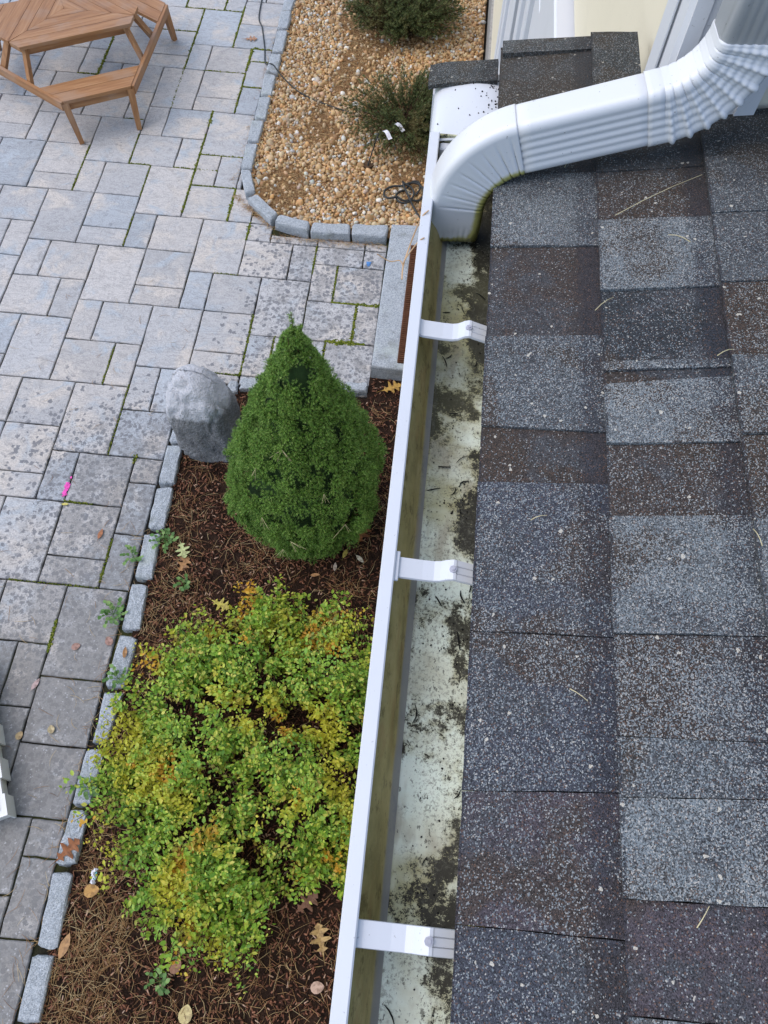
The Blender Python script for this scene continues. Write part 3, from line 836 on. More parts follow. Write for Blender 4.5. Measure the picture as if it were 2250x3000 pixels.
while ncl < 1500:
    z = rng.uniform(.0, 1.50)
    if rng.random() > (prof(z) + .06) / .38: continue
    a = rng.uniform(0, 6.283); ncl += 1
    cr = rng.uniform(.022, .050) * (.55 + .45 * min(1, prof(z) / .2))
    c = surf(a, z, rng.uniform(.84, .98))
    axis = Vector((math.cos(a), math.sin(a), .25 + .5 * z)).normalized()
    for _ in range(48):
        d = Vector((rng.normal(), rng.normal(), rng.normal())).normalized()
        if d.dot(axis) < -.1: d = d - axis * (2 * d.dot(axis))
        d = (d + axis * .35 + Vector((0, 0, .2))).normalized()
        Pt.append(tuple(c + d * cr * rng.uniform(.55, 1.0))); Dt.append(tuple(d + Vector((rng.normal(0, .3), rng.normal(0, .3), rng.normal(0, .3) + .15))))
Pt = np.array(Pt); Dt = np.array(Dt)
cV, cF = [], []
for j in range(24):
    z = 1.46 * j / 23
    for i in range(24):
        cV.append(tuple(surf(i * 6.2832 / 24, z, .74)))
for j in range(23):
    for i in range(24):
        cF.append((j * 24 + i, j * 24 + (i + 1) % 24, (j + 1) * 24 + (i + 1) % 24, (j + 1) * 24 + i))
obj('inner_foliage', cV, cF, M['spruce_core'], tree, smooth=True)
# a tuft: short stem with needles fanning forwards
tv, tf = [], []
NN = 9
for k in range(NN):
    a = k * 2.39996; t = (k + 1) / NN
    base = np.array([t * .6, 0, 0]); tip = base + np.array([.62, .52 * math.cos(a), .52 * math.sin(a)])
    sd = np.array([0, -math.sin(a), math.cos(a)]) * .085
    i0 = len(tv); tv += [base - sd, base + sd, tip]; tf.append((i0, i0 + 1, i0 + 2))
tv = np.array(tv); tf = np.array(tf)
S = np.repeat(rng.uniform(.009, .017, len(Pt))[:, None], 3, 1)
V, F = instances(Pt, rot_from_dir(Dt), S, tv, tf)
obj('crown', V, F, M['spruce'], tree)
# leader shoots
b = MB()
for k in range(7):
    a = k * .9; r0 = .015 + .01 * (k % 3)
    p0 = (SP[0] + .02 + r0 * math.cos(a), SP[1] + .018 + r0 * math.sin(a), 1.38)
    b.tube([p0, (p0[0] + .012 * math.cos(a), p0[1] + .012 * math.sin(a), 1.45), (p0[0] + .016 * math.cos(a), p0[1] + .016 * math.sin(a), 1.49 + .05 * ((k * 7) % 3))], .003, 5, .0015)
b.build('stem', M['bark'], tree)
lp, ld = [], []
for k in range(7):
    a = k * .9; r0 = .015 + .01 * (k % 3); top = 1.50 + .05 * ((k * 7) % 3)
    for _ in range(60):
        t = rng.random(); z = 1.36 + (top - 1.36) * t
        lp.append((SP[0] + .02 + (r0 + .016 * t) * math.cos(a), SP[1] + .018 + (r0 + .016 * t) * math.sin(a), z))
        ld.append((rng.normal(), rng.normal(), .9))
V, F = instances(np.array(lp), rot_from_dir(np.array(ld)), np.repeat(rng.uniform(.012, .02, len(lp))[:, None], 3, 1), tv, tf)
obj('leader_needles', V, F, M['spruce'], tree)

# ------------------------------------------------------------------ leafy ground-hugging shrub
POLY = [(-.627, 1.40), (-.867, 1.28), (-1.068, 1.10), (-1.20, .86), (-1.235, .66), (-1.245, .507), (-1.27, .355), (-1.107, .16), (-1.093, .052), (-.896, -.085), (-.737, -.207), (-.466, -.278), (-.42, -.062), (-.221, .169), (-.09, .076), (-.036, .243), (.02, .682), (.0, 1.10), (-.107, 1.235), (-.334, 1.40)]
def in_poly(x, y, poly=POLY):
    c = False; j = len(poly) - 1
    for i in range(len(poly)):
        xi, yi = poly[i]; xj, yj = poly[j]
        if (yi > y) != (yj > y) and x < (xj - xi) * (y - yi) / (yj - yi) + xi: c = not c
        j = i
    return c
shr = empty('leafy_shrub', (-.6, .55, 0), 'spreading low shrub with yellow green and orange autumn leaves in the mulch bed', 'shrub')
leafV = np.array([(0, 0, 0), (.28, .30, .05), (.62, .30, .06), (1.0, 0, -.04), (.62, -.30, .06), (.28, -.30, .05), (.30, 0, -.03), (.64, 0, -.03)], float)
leafF = np.array([(0, 6, 1, 1), (6, 7, 2, 1), (7, 3, 2, 2), (0, 5, 6, 6), (5, 4, 7, 6), (4, 3, 7, 7)])
leafT = np.array([(0, 6, 1), (6, 7, 2), (6, 2, 1), (7, 3, 2), (0, 5, 6), (5, 4, 7), (5, 7, 6), (4, 3, 7)])
stems = MB(); lp, ld, ls, lnorm = [], [], [], []
centers = [(-.62, .62), (-.85, .45), (-.4, .85), (-.35, .45), (-.75, .95), (-.6, .2), (-.2, .8), (-1.0, .55), (-.55, 1.15), (-.16, .35)]
cnt = 0
while cnt < 1260:
    x, y = rng.uniform(-1.3, .05), rng.uniform(-.3, 1.45)
    stray = cnt % 9 == 0
    if stray:
        k0 = int(rng.integers(0, len(POLY))); tt = rng.random(); pa, pb = POLY[k0], POLY[(k0 + 1) % len(POLY)]
        ox, oy = pa[0] + (pb[0] - pa[0]) * tt, pa[1] + (pb[1] - pa[1]) * tt; e = rng.uniform(1.0, 1.13)
        x, y = -.6 + (ox + .6) * e, .55 + (oy - .55) * e
        if x > -.03: continue
    elif not in_poly(x, y): continue
    # distance to outline sets the height of the shoot tip
    dmin = min(math.hypot(x - (a[0] + (b_[0] - a[0]) * t), y - (a[1] + (b_[1] - a[1]) * t)) for a, b_ in zip(POLY, POLY[1:] + POLY[:1]) for t in (0, .5))
    hh = .10 + .24 * min(1, dmin / .22) + .20 * nz(x * 3.4, y * 3.4, 2) + rng.uniform(-.07, .06)
    if fbm(x * 3.1 + 2, y * 3.1, 8, 2) < -.28: 
        if rng.random() < .78: continue
    cx, cy = min(centers, key=lambda c: (c[0] - x) ** 2 + (c[1] - y) ** 2)
    # shoots stay under the reach of the shadowed core: start near a root
    p0 = Vector((cx + (x - cx) * .45, cy + (y - cy) * .45, .02)); p2 = Vector((x, y, max(.06, hh)))
    p1 = p0 * .42 + p2 * .58 + Vector((0, 0, .02 if not stray else .08))
    pts = [p0 * (1 - t) ** 2 + p1 * (2 * t * (1 - t)) + p2 * t * t for t in (0, .25, .5, .75, 1)]
    stems.tube(pts, .0022, 4, .0009)
    nl = int(rng.integers(20, 32)); lr = rng.uniform(.75, 1.15)
    az = math.atan2(y - cy, x - cx)
    for k in range(nl):
        t = .34 + .68 * k / nl; t = min(t, 1)
        p = p0 * (1 - t) ** 2 + p1 * (2 * t * (1 - t)) + p2 * t * t
        side = (1 if k % 2 else -1)
        ang = az + side * rng.uniform(.5, 1.5)
        lp.append(p + Vector((rng.normal(0, .014), rng.normal(0, .014), rng.normal(0, .010))))
        ld.append((math.cos(ang), math.sin(ang), rng.uniform(-.15, .55)))
        ls.append(rng.uniform(.013, .030) * lr * (1.0 if t < .9 else .7))
    cnt += 1
stems.build('stems', M['bark'], shr)
lp = np.array([tuple(p) for p in lp]); ld = np.array(ld); ls = np.array(ls)
def leaf_frames(D, tilt=.35):
    D = D / np.linalg.norm(D, axis=1, keepdims=True)
    upv = np.array([0, 0, 1.0]) + rng.normal(0, tilt, D.shape)
    B = np.cross(upv, D); B /= np.linalg.norm(B, axis=1, keepdims=True)
    return np.stack([D, B, np.cross(D, B)], 2)
V, F = instances(lp, leaf_frames(ld, .6), np.stack([ls, ls * rng.uniform(.75, 1.05, len(ls)), ls], 1), leafV, leafT)
obj('leaves', V, F, M['shrub'], shr)

# ------------------------------------------------------------------ junipers on the pebbles
def juniper(name, c, rx, ry, hgt, n, label, mat, dens_side=None):
    root = empty(name, (c[0], c[1], 0), label, 'shrub')
    st = MB(); P_, D_ = [], []
    for i in range(n):
        a = rng.uniform(0, 6.283); rr = math.sqrt(rng.uniform(.08, 1))
        if dens_side and rng.random() > dens_side(a, rr): continue
        x, y = c[0] + rx * rr * math.cos(a), c[1] + ry * rr * math.sin(a)
        z = .05 + hgt * (1 - .6 * rr * rr) * rng.uniform(.55, 1.1)
        p0 = Vector((c[0] + rng.normal(0, .03), c[1] + rng.normal(0, .03), .0)); p2 = Vector((x, y, z)); p1 = (p0 * .6 + p2 * .4) + Vector((0, 0, .04))
        pts = [p0 * (1 - t) ** 2 + p1 * (2 * t * (1 - t)) + p2 * t * t for t in (0, .33, .66, 1)]
        st.tube(pts, .003, 4, .001)
        d = (p2 - p1).normalized()
        for k in range(16):
            t = .45 + .55 * k / 15
            p = p0 * (1 - t) ** 2 + p1 * (2 * t * (1 - t)) + p2 * t * t
            P_.append(tuple(p + Vector((rng.normal(0, .008), rng.normal(0, .008), rng.normal(0, .006)))))
            D_.append((d.x + rng.normal(0, .5), d.y + rng.normal(0, .5), d.z + rng.normal(0, .4)))
    st.build('branches', M['bark'], root)
    V, F = instances(np.array(P_), rot_from_dir(np.array(D_)), np.repeat(rng.uniform(.016, .032, len(P_))[:, None], 3, 1), tv, tf)
    obj('crown', V, F, mat, root)
    return root
juniper('juniper_shrub', (-.40, 6.62), .50, .42, .36, 620, 'larger olive juniper growing at the back of the pebble bed', M['juniper_dark'])
juniper('juniper_shrub', (-.27, 5.36), .52, .55, .26, 620, 'thin straggly juniper with white plant tags beside the gutter end', M['juniper_dark'], lambda a, r: (.33 if math.cos(a) < .15 else 1.0))
# plant tags hanging on the thin juniper
for (x, y, rz, lb) in ((-.305, 5.115, -.75, 'white paper plant tag on the thin juniper, upper of the two'), (-.385, 5.02, -.95, 'white paper plant tag on the thin juniper, lower of the two')):
    b = MB(); c, s_ = math.cos(rz), math.sin(rz)
    for t0 in range(4):
        pass
    pts = []
    for i in range(6):
        for j in (-1, 1):
            u, w = -.045 + .09 * i / 5, .016 * j
            pts.append((x + c * u - s_ * w, y + s_ * u + c * w, .20 + .012 * math.sin(i * .9)))
    pts2 = [(p[0], p[1], p[2] - .0012) for p in pts]
    Fq = []
    for i in range(5):
        a = 2 * i; Fq += [(a, a + 2, a + 3, a + 1), (12 + a, 12 + a + 1, 12 + a + 3, 12 + a + 2)]
    Fq += [(0, 1, 13, 12), (10, 22, 23, 11)] + [(2 * i, 12 + 2 * i, 14 + 2 * i, 2 * i + 2) for i in range(5)] + [(2 * i + 1, 2 * i + 3, 15 + 2 * i, 13 + 2 * i) for i in range(5)]
    tg = empty('plant_tag', (x, y, .2), lb, 'tag')
    b.add(pts + pts2, Fq); b.build('label_card', M['paper'], tg)
    w = MB(); w.tube([(x - c * .045, y - s_ * .045, .2), (x - c * .07, y - s_ * .07, .19), (x - .10, y - .03, .14)], .0012, 5); w.build('tie', M['rubber'], tg)
# cable over patio and curb, irrigation tubing, stake
b = MB(); zc = lambda i: [.006, .006, .006, .006, .01, .075, .05, .035, .03, .03][i]
cp = [(-1.672, 7.3), (-1.640, 6.669), (-1.581, 6.481), (-1.512, 6.207), (-1.470, 6.007), (-1.385, 5.898), (-1.289, 5.788), (-1.129, 5.639), (-.897, 5.525), (-.60, 5.43)]
def smoothpath(pts, k=6):
    out = []
    n = len(pts)
    for i in range(n - 1):
        p0, p1, p2, p3 = (np.array(pts[max(0, min(n - 1, i + d))]) for d in (-1, 0, 1, 2))
        for s_ in range(k):
            t = s_ / k
            out.append(tuple(.5 * ((2 * p1) + (-p0 + p2) * t + (2 * p0 - 5 * p1 + 4 * p2 - p3) * t * t + (-p0 + 3 * p1 - 3 * p2 + p3) * t ** 3)))
    out.append(tuple(pts[-1]))
    return out
b.tube(smoothpath([(x, y, zc(i)) for i, (x, y) in enumerate(cp)]), .0052, 7)
tag(b.build('cable', M['rubber'], origin=(-1.47, 6.0, 0), smooth=True), 'thin dark cable running over the pavers and curb into the pebbles', 'cable')
b = MB(); pts = []
for k in range(34):
    a = k * .42; r = .075 + .03 * math.sin(k * .9)
    pts.append((-.215 + r * 1.1 * math.cos(a) + .05 * math.sin(k * .17), 4.60 + r * 1.5 * math.sin(a), .045 + .012 * math.sin(k * .8) + .0006 * k))
pts += [(-.1, 4.40, .04), (-.02, 4.36, .035), (.1, 4.38, .03)]
b.tube(smoothpath(pts, 3), .0075, 7)
tag(b.build('drip_tubing', M['rubber'], origin=(-.2, 4.6, .02), smooth=True), 'tangled coil of dark drip irrigation tubing on the pebbles', 'tubing')
st = empty('garden_stake', (-.52, 4.85, 0), 'small dark spike light leaning in the pebbles below the thin juniper', 'stake')
b = MB(); b.tube([(-.525, 4.84, .0), (-.49, 4.91, .10), (-.45, 5.02, .20)], .0045, 6); b.build('rod', M['rubber'], st)
b = MB(); b.prism([(-.56, 4.86), (-.50, 4.84), (-.465, 4.88), (-.48, 4.93), (-.53, 4.915)], .018, .04); b.build('foot', M['bark'], st)

# ------------------------------------------------------------------ weeds, fallen leaves, litter
def weed(x, y, r, n, label, z=.012):
    root = empty('weed', (x, y, z), label, 'weed', None)
    P_, D_, S_ = [], [], []
    st = MB()
    for k in range(n):
        a = k * 2.4 + rng.uniform(-.3, .3); L = r * rng.uniform(.45, 1)
        tip = (x + L * math.cos(a), y + L * math.sin(a), z + .012 + rng.uniform(0, .03))
        st.tube([(x, y, z), ((x + tip[0]) / 2, (y + tip[1]) / 2, z + .03), tip], .0012, 4)
        for q in range(3):
            t = .4 + .3 * q
            P_.append((x + (tip[0] - x) * t, y + (tip[1] - y) * t, z + .02 + .012 * q)); b_ = a + (q - 1) * .7
            D_.append((math.cos(b_), math.sin(b_), .15)); S_.append(rng.uniform(.018, .03))
    st.build('stems', M['weed'], root)
    S_ = np.array(S_)
    V, F = instances(np.array(P_), leaf_frames(np.array(D_), .2), np.stack([S_, S_ * 1.2, S_], 1), leafV, leafT)
    obj('leaves', V, F, M['weed'], root)
weed(-1.452, 1.268, .075, 14, 'leafy green weed growing in the paver joint against the curb')
weed(-1.275, 1.70, .08, 12, 'green weed hanging over the mulch bed curb below the boulder', .03)
weed(-1.117, 1.462, .035, 6, 'tiny green weed seedling alone on the bare mulch', .03)
weed(-1.43, 1.60, .06, 8, 'sparse pale weed in the gap between pavers and curb stones')
weed(-1.325, .925, .05, 7, 'dark leafed weed lying over a curb stone beside the leafy shrub', .05)
weed(-1.33, .40, .06, 9, 'green sprig at the curb under the edge of the leafy shrub', .04)
weed(-.82, -.33, .06, 7, 'thin green sprout in the mulch among the pine needles', .03)

def leaf_outline(kind):
    if kind == 'oak':
        half = [(0, .02), (.12, .03), (.20, .20), (.27, .07), (.38, .10), (.46, .38), (.53, .30), (.56, .10), (.64, .12), (.74, .34), (.80, .24), (.82, .09), (.90, .15), (1.0, .0)]
    elif kind == 'round':
        half = [(0, .02), (.08, .22), (.25, .36), (.5, .40), (.75, .30), (.92, .14), (1, 0)]
    else:
        half = [(0, .02), (.15, .12), (.35, .19), (.6, .19), (.85, .09), (1, 0)]
    return half
def fallen(kind, x, y, z, size, ang, col, label, curl=.10, cat='leaf', tilt=0.0):
    half = leaf_outline(kind); n = len(half); size *= .86; curl *= 1.6
    V, F = [], []
    for layer in (0, 1):
        for s_ in (1, 0, -1):
            for t, w in half:
                lx, ly = t - .5, w * s_
                lz = curl * (ly * ly * 2.2 + (lx * lx) * .6) + .03 * nz(lx * 5 + x * 9, ly * 5, 1) + tilt * lx - layer * .012
                c, sn = math.cos(ang), math.sin(ang)
                V.append((x + size * (lx * c - ly * sn), y + size * (lx * sn + ly * c), z + size * (lz + .03)))
    m3 = 3 * n
    for i in range(n - 1):
        for r in (0, 1):
            a = r * n + i; b_ = (r + 1) * n + i
            F.append((a, b_, b_ + 1, a + 1)); F.append((m3 + a, m3 + a + 1, m3 + b_ + 1, m3 + b_))
    for i in range(n - 1):
        F.append((i, i + 1, m3 + i + 1, m3 + i)); a = 2 * n + i; F.append((a, m3 + a, m3 + a + 1, a + 1))
    lf = empty('fallen_leaf', (x, y, z), label, cat)
    o = obj('blade', V, F, M['leaf'], lf); o.color = (col[0] * .82, col[1] * .82, col[2] * .8, 1)
    d = -1
    s0 = Vector((x - size * .5 * math.cos(ang), y - size * .5 * math.sin(ang), z + size * .04)); s1 = s0 - Vector((math.cos(ang), math.sin(ang), 0)) * size * .28
    b = MB(); b.tube([s0, (s0 + s1) / 2 + Vector((0, 0, size * .03)), s1], size * .012, 5, size * .008)
    q = b.build('stalk', M['leaf'], lf); q.color = (col[0] * .7, col[1] * .7, col[2] * .6, 1)
    return lf
TAN, RUST, YEL, PALE, PINK = (.42, .22, .09), (.30, .11, .04), (.58, .50, .10), (.55, .50, .34), (.40, .24, .20)
fallen('oak', -1.165, 1.66, .045, .13, -1.1, (.50, .56, .26), 'pale green oak leaf on the mulch by the curb weed', tilt=.1)
fallen('oak', -1.145, 1.58, .032, .12, 1.2, TAN, 'tan oak leaf under the pale green oak leaf', tilt=.05)
fallen('oak', -.90, 1.375, .035, .125, -.35, YEL, 'yellow oak leaf on dark mulch above the leafy shrub')
fallen('oak', -.205, 1.87, .04, .15, 1.3, RUST, 'rusty oak leaf on the mulch between spruce and gutter')
fallen('oak', -.14, 2.88, .045, .15, .5, (.50, .30, .07), 'golden oak leaf at the foot of the granite doorstep')
fallen('oak', -1.645, 6.315, .004, .12, .2, (.48, .27, .17), 'tan oak leaf lying on the far pavers beside the cable')
fallen('oak', -1.345, .13, .056, .15, .9, RUST, 'brown oak leaf lying across a curb stone')
fallen('oak', -.16, -.105, .05, .15, 1.9, (.46, .31, .13), 'large curled tan leaf below the gutter near the leafy shrub', .35)
fallen('plain', -1.649, 1.723, .004, .075, 1.45, (.42, .17, .08), 'single orange brown leaf on a spotted paver')
fallen('plain', -1.895, 1.882, .004, .05, .1, (.66, .58, .16), 'small yellow leaf beside the pink paint mark')
fallen('round', -1.600, 1.078, .004, .055, .6, PINK, 'pinkish leaf with a long stalk on the wide dark paver')
fallen('round', -1.440, 1.125, .004, .06, 2.2, PINK, 'pinkish brown leaf against the curb stone')
fallen('plain', -1.745, .865, .004, .075, 1.2, (.52, .38, .37), 'pale pink leaf in the paver joint')
fallen('round', -1.60, .655, .004, .05, 2.0, (.55, .46, .28), 'curled beige leaf on the dark paver near the curb', .3)
fallen('plain', -1.325, 1.06, .056, .07, 1.7, TAN, 'tan leaf lying on top of a curb stone', .3)
fallen('plain', -1.255, -.24, .04, .12, 1.4, (.48, .27, .12), 'long tan leaf in the mulch beside the curb')
fallen('round', -1.195, -.02, .05, .08, .3, (.58, .33, .11), 'orange leaf among pine needles by the curb', .3)
fallen('round', -.765, -.27, .035, .07, 1.0, (.36, .19, .12), 'round brown leaf on the needle strewn mulch')
fallen('round', -.685, -.435, .035, .085, 1.5, (.62, .52, .26), 'broad pale yellow leaf on the needle strewn mulch')
fallen('round', -.15, -.285, .035, .07, .2, (.55, .38, .30), 'pale pinkish leaf on the mulch under the gutter')
fallen('plain', -.285, 1.745, .035, .07, 1.3, (.60, .50, .12), 'yellow leaf at the foot of the spruce')
fallen('plain', -.33, 1.66, .035, .06, 1.6, (.60, .50, .42), 'pale beige leaf just below the spruce')
fallen('plain', -.20, 1.72, .035, .07, -.7, (.66, .62, .50), 'whitish leaf between the spruce and the gutter')
fallen('plain', -.43, 1.60, .035, .06, .2, (.52, .28, .13), 'orange brown leaf on mulch below the spruce')
fallen('oak', -.24, .03, .05, .14, .8, (.22, .11, .07), 'big dark brown leaf in the gap of the leafy shrub', .25)
fallen('round', -1.745, .61, .004, .05, 1.2, (.52, .38, .20), 'small tan leaf beside the white plastic box')
lt = empty('litter_scrap', (-1.20, .035, .03), 'crumpled white and teal wrapper on the needles by the curb', 'litter')
b = MB()
for k in range(7):
    x, y, z = -1.205 + rng.normal(0, .006), .035 + (k - 3) * .009, .036 + rng.uniform(0, .012)
    b.add([(x - .010, y - .007, z), (x + .008, y - .009, z + .006), (x + .011, y + .008, z - .003), (x - .007, y + .009, z + .004), (x, y, z + .011)], [(0, 1, 4), (1, 2, 4), (2, 3, 4), (3, 0, 4), (3, 2, 1, 0)])
b.build('wrapper', M['paper'], lt)
b = MB()
for k in range(3):
    x, y, z = -1.198, .028 + k * .012, .050
    b.add([(x - .005, y - .004, z), (x + .006, y - .004, z + .002), (x + .005, y + .005, z), (x - .005, y + .004, z + .003)], [(0, 1, 2, 3)])
b.build('printed_patch', M['teal'], lt)

# white plastic box at the patio edge
bx = empty('plastic_box', (-1.9, .45, 0), 'low white plastic box lying on the dark pavers', 'box')
ex = Vector((-.445, .895, 0)).normalized(); ey = Vector((-ex.y, ex.x, 0))     # along its right edge, and away to the left
C0 = Vector((-1.650, .240, 0))
def bxp(a, b_, z): p = C0 + ex * a + ey * b_; return (p.x, p.y, z)
def obox(mb, a0, a1, b0, b1, z0, z1):
    V = [bxp(a, b_, z) for z in (z0, z1) for b_ in (b0, b1) for a in (a0, a1)]
    mb.add(V, [(0, 2, 3, 1), (4, 5, 7, 6), (0, 1, 5, 4), (2, 6, 7, 3), (0, 4, 6, 2), (1, 3, 7, 5)])
b = MB(); obox(b, .012, .78, .012, .50, 0, .085); b.build('body', M['plastic'], bx)
lid = MB(); obox(lid, 0, .80, 0, .52, .085, .105); lid = lid.build('lid', M['plastic'], bx)
b = MB()
obox(b, .03, .77, .022, .030, .105, .113); obox(b, .03, .77, .47, .49, .105, .113); obox(b, .03, .04, .030, .47, .105, .113); obox(b, .74, .77, .030, .47, .105, .113)
b.build('lid_rib', M['plastic'], lid)
for a0 in (.0, .175, .35):
    b = MB(); obox(b, a0, a0 + .10, -.010, .0, .0, .105); b.build('clip', M['plastic'], bx)

# ------------------------------------------------------------------ three-sided picnic table
TC = Vector((-2.85, 5.66, 0)); T0 = math.radians(29.5)
tb = empty('picnic_table', TC, 'triangular wooden picnic table with attached benches on the far pavers', 'table')
def add_grain(o, d):
    me = o.data; at = me.attributes.new('grain', 'FLOAT_VECTOR', 'POINT')
    d = Vector(d).normalized(); s_ = d.cross(Vector((0, 0, 1)));
    if s_.length < .1: s_ = Vector((1, 0, 0))
    s_.normalize(); u = s_.cross(d)
    at.data.foreach_set('vector', np.array([c for v in me.vertices for c in (d.dot(v.co), s_.dot(v.co), u.dot(v.co))], dtype=np.float32))
    return o
ZT, ZS = .515, .315
def tdir(k): a = T0 + k * 2 * math.pi / 3; return Vector((math.cos(a), math.sin(a), 0)), Vector((math.sin(a), -math.cos(a), 0))   # along, outward
IN = .355
def hexpts(din, cornercut):
    """points where long side k meets its two cut corners"""
    A = 2 * math.sqrt(3) * din; half = A / 2 - cornercut
    return half
for k in range(3):
    t, o_ = tdir(k); half = hexpts(IN, .215)
    # planks of this third, parallel to the long edge, mitred to the centre lines
    npl = 4; wpl = IN / npl
    for j in range(npl):
        r1 = IN - j * wpl - (.0 if j == 0 else .0015); r0 = IN - (j + 1) * wpl + .0015
        if j == npl - 1: r0 = .004
        def lim(r): return min(half + (IN - r) * math.tan(math.radians(30)) * 1.0, r * math.sqrt(3)) - .0012
        # the corner cut widens inwards until it meets the mitre
        pts = [(-lim(r1), r1), (lim(r1), r1), (lim(r0), r0), (-lim(r0), r0)]
        mid = None
        V = [TC + t * a + o_ * r + Vector((0, 0, z)) for z in (ZT - .024, ZT) for a, r in pts]
        F = [(3, 2, 1, 0), (4, 5, 6, 7)] + [(q, (q + 1) % 4, 4 + (q + 1) % 4, 4 + q) for q in range(4)]
        add_grain(obj('tabletop_plank', [tuple(v) for v in V], F, M['teak'], tb), t)
    # apron under the top
    b = MB(); b.bar(TC + t * (-half + .04) + o_ * (IN - .05) + Vector((0, 0, ZT - .055)), TC + t * (half - .04) + o_ * (IN - .05) + Vector((0, 0, ZT - .055)), .022, .06)
    add_grain(b.build('apron', M['teak'], tb), t)
    # bench: seat of two boards, apron, two legs
    so, si = .745, .53; ho, hi = .243, .365
    for (ra, rb) in ((so, (so + si) / 2 + .002), ((so + si) / 2 - .002, si)):
        la = ho + (hi - ho) * (so - ra) / (so - si); lb = ho + (hi - ho) * (so - rb) / (so - si)
        pts = [(-la, ra), (la, ra), (lb, rb), (-lb, rb)]
        V = [TC + t * a + o_ * r + Vector((0, 0, z)) for z in (ZS - .024, ZS) for a, r in pts]
        F = [(3, 2, 1, 0), (4, 5, 6, 7)] + [(q, (q + 1) % 4, 4 + (q + 1) % 4, 4 + q) for q in range(4)]
        add_grain(obj('seat_board', [tuple(v) for v in V], F, M['teak'], tb), t)
    b = MB(); b.bar(TC + t * (-ho + .03) + o_ * (so - .035) + Vector((0, 0, ZS - .055)), TC + t * (ho - .03) + o_ * (so - .035) + Vector((0, 0, ZS - .055)), .02, .06)
    add_grain(b.build('seat_apron', M['teak'], tb), t)
    for sgn in (-1, 1):
        top = TC + t * (sgn * (ho - .005)) + o_ * (so - .02) + Vector((0, 0, ZS - .024)); bot = TC + t * (sgn * (ho - .025)) + o_ * (so + .035)
        b = MB(); b.bar(bot, top, .034, .034, up=(t.x, t.y, 0), w2=.045, h2=.05); add_grain(b.build('bench_leg', M['teak'], tb), (0, 0, 1))
    # rail joining this bench to the next, and the pair of table legs standing on it
    t2, o2 = tdir(k + 1)
    a = TC + t * (ho + .012) + o_ * (so - .005); c = TC + t2 * (-ho - .012) + o2 * (so - .005)
    a.z = c.z = ZS - .035
    b = MB(); b.bar(a, c, .026, .062); add_grain(b.build('corner_rail', M['teak'], tb), c - a)
    dr = (c - a).normalized(); inn = Vector((-dr.y, dr.x, 0)); midp = (a + c) / 2
    if inn.dot(TC - midp) < 0: inn = -inn
    for sgn in (-1, 1):
        foot = midp + dr * (sgn * .15) + Vector((0, 0, -.02)); topp = midp + dr * (sgn * .085) + inn * .125; topp.z = ZT - .03
        foot = foot + inn * .02
        b = MB(); b.bar(foot, topp, .045, .028, up=(inn.x, inn.y, 0)); add_grain(b.build('table_leg', M['teak'], tb), (0, 0, 1))
    b = MB(); cc = midp + inn * .12; b.bar(cc - dr * .10 + Vector((0, 0, ZT - .055 - cc.z)), cc + dr * .10 + Vector((0, 0, ZT - .055 - cc.z)), .02, .055); add_grain(b.build('corner_brace', M['teak'], tb), dr)

# ------------------------------------------------------------------ house: walls, door, roof with shingles
house = empty('house', (.3, 1.06, 0), 'cream sided house with white trim and a low grey shingle roof', 'house')
XE, ZE, TH = .086, 3.13, math.radians(13)
CT, ST = math.cos(TH), math.sin(TH)
def RP(s_, y, h=0.0):
    """point on the roof: s_ up the slope from the eave, h above the deck"""
    return (XE + s_ * CT - h * ST, y, ZE + s_ * ST + h * CT)
# wing under the roof
b = MB(); b.box(.365, 3.2, -3.0, 1.20, 0, 3.02); b.build('wing_wall', M['cream'], house)
for k in range(24):
    z = .28 + .11 * k; b = MB()
    b.add([(.345, -3.0, z), (.345, 1.20, z), (.355, 1.20, z + .112), (.355, -3.0, z + .112), (.3655, -3.0, z), (.3655, 1.20, z), (.3655, 1.20, z + .112), (.3655, -3.0, z + .112)],
          [(0, 3, 2, 1), (0, 1, 5, 4), (3, 7, 6, 2), (0, 4, 7, 3), (1, 2, 6, 5), (4, 5, 6, 7)]); b.build('siding_board', M['cream'], house)
b = MB(); b.box(.30, .36, 1.062, 7.5, 0, .30); b.build('foundation', M['concrete'], house)
# main wall: the long side facing the beds, in clapboards
def clap(y0, y1, z0, z1, name='siding_board'):
    b = MB(); b.add([(.318, y0, z0), (.318, y1, z0), (.328, y1, z1), (.328, y0, z1), (.40, y0, z0), (.40, y1, z0), (.40, y1, z1), (.40, y0, z1)],
                    [(0, 3, 2, 1), (0, 1, 5, 4), (3, 7, 6, 2), (0, 4, 7, 3), (1, 2, 6, 5), (4, 5, 6, 7)])
    return b.build(name, M['cream'], house)
z = .30
while z < 6.0:
    if z + .1 < 2.72:
        clap(1.185, 1.60, z, z + .112); clap(4.72, 7.5, z, z + .112)
    else:
        clap(1.185, 7.5, z, z + .112)
    z += .11
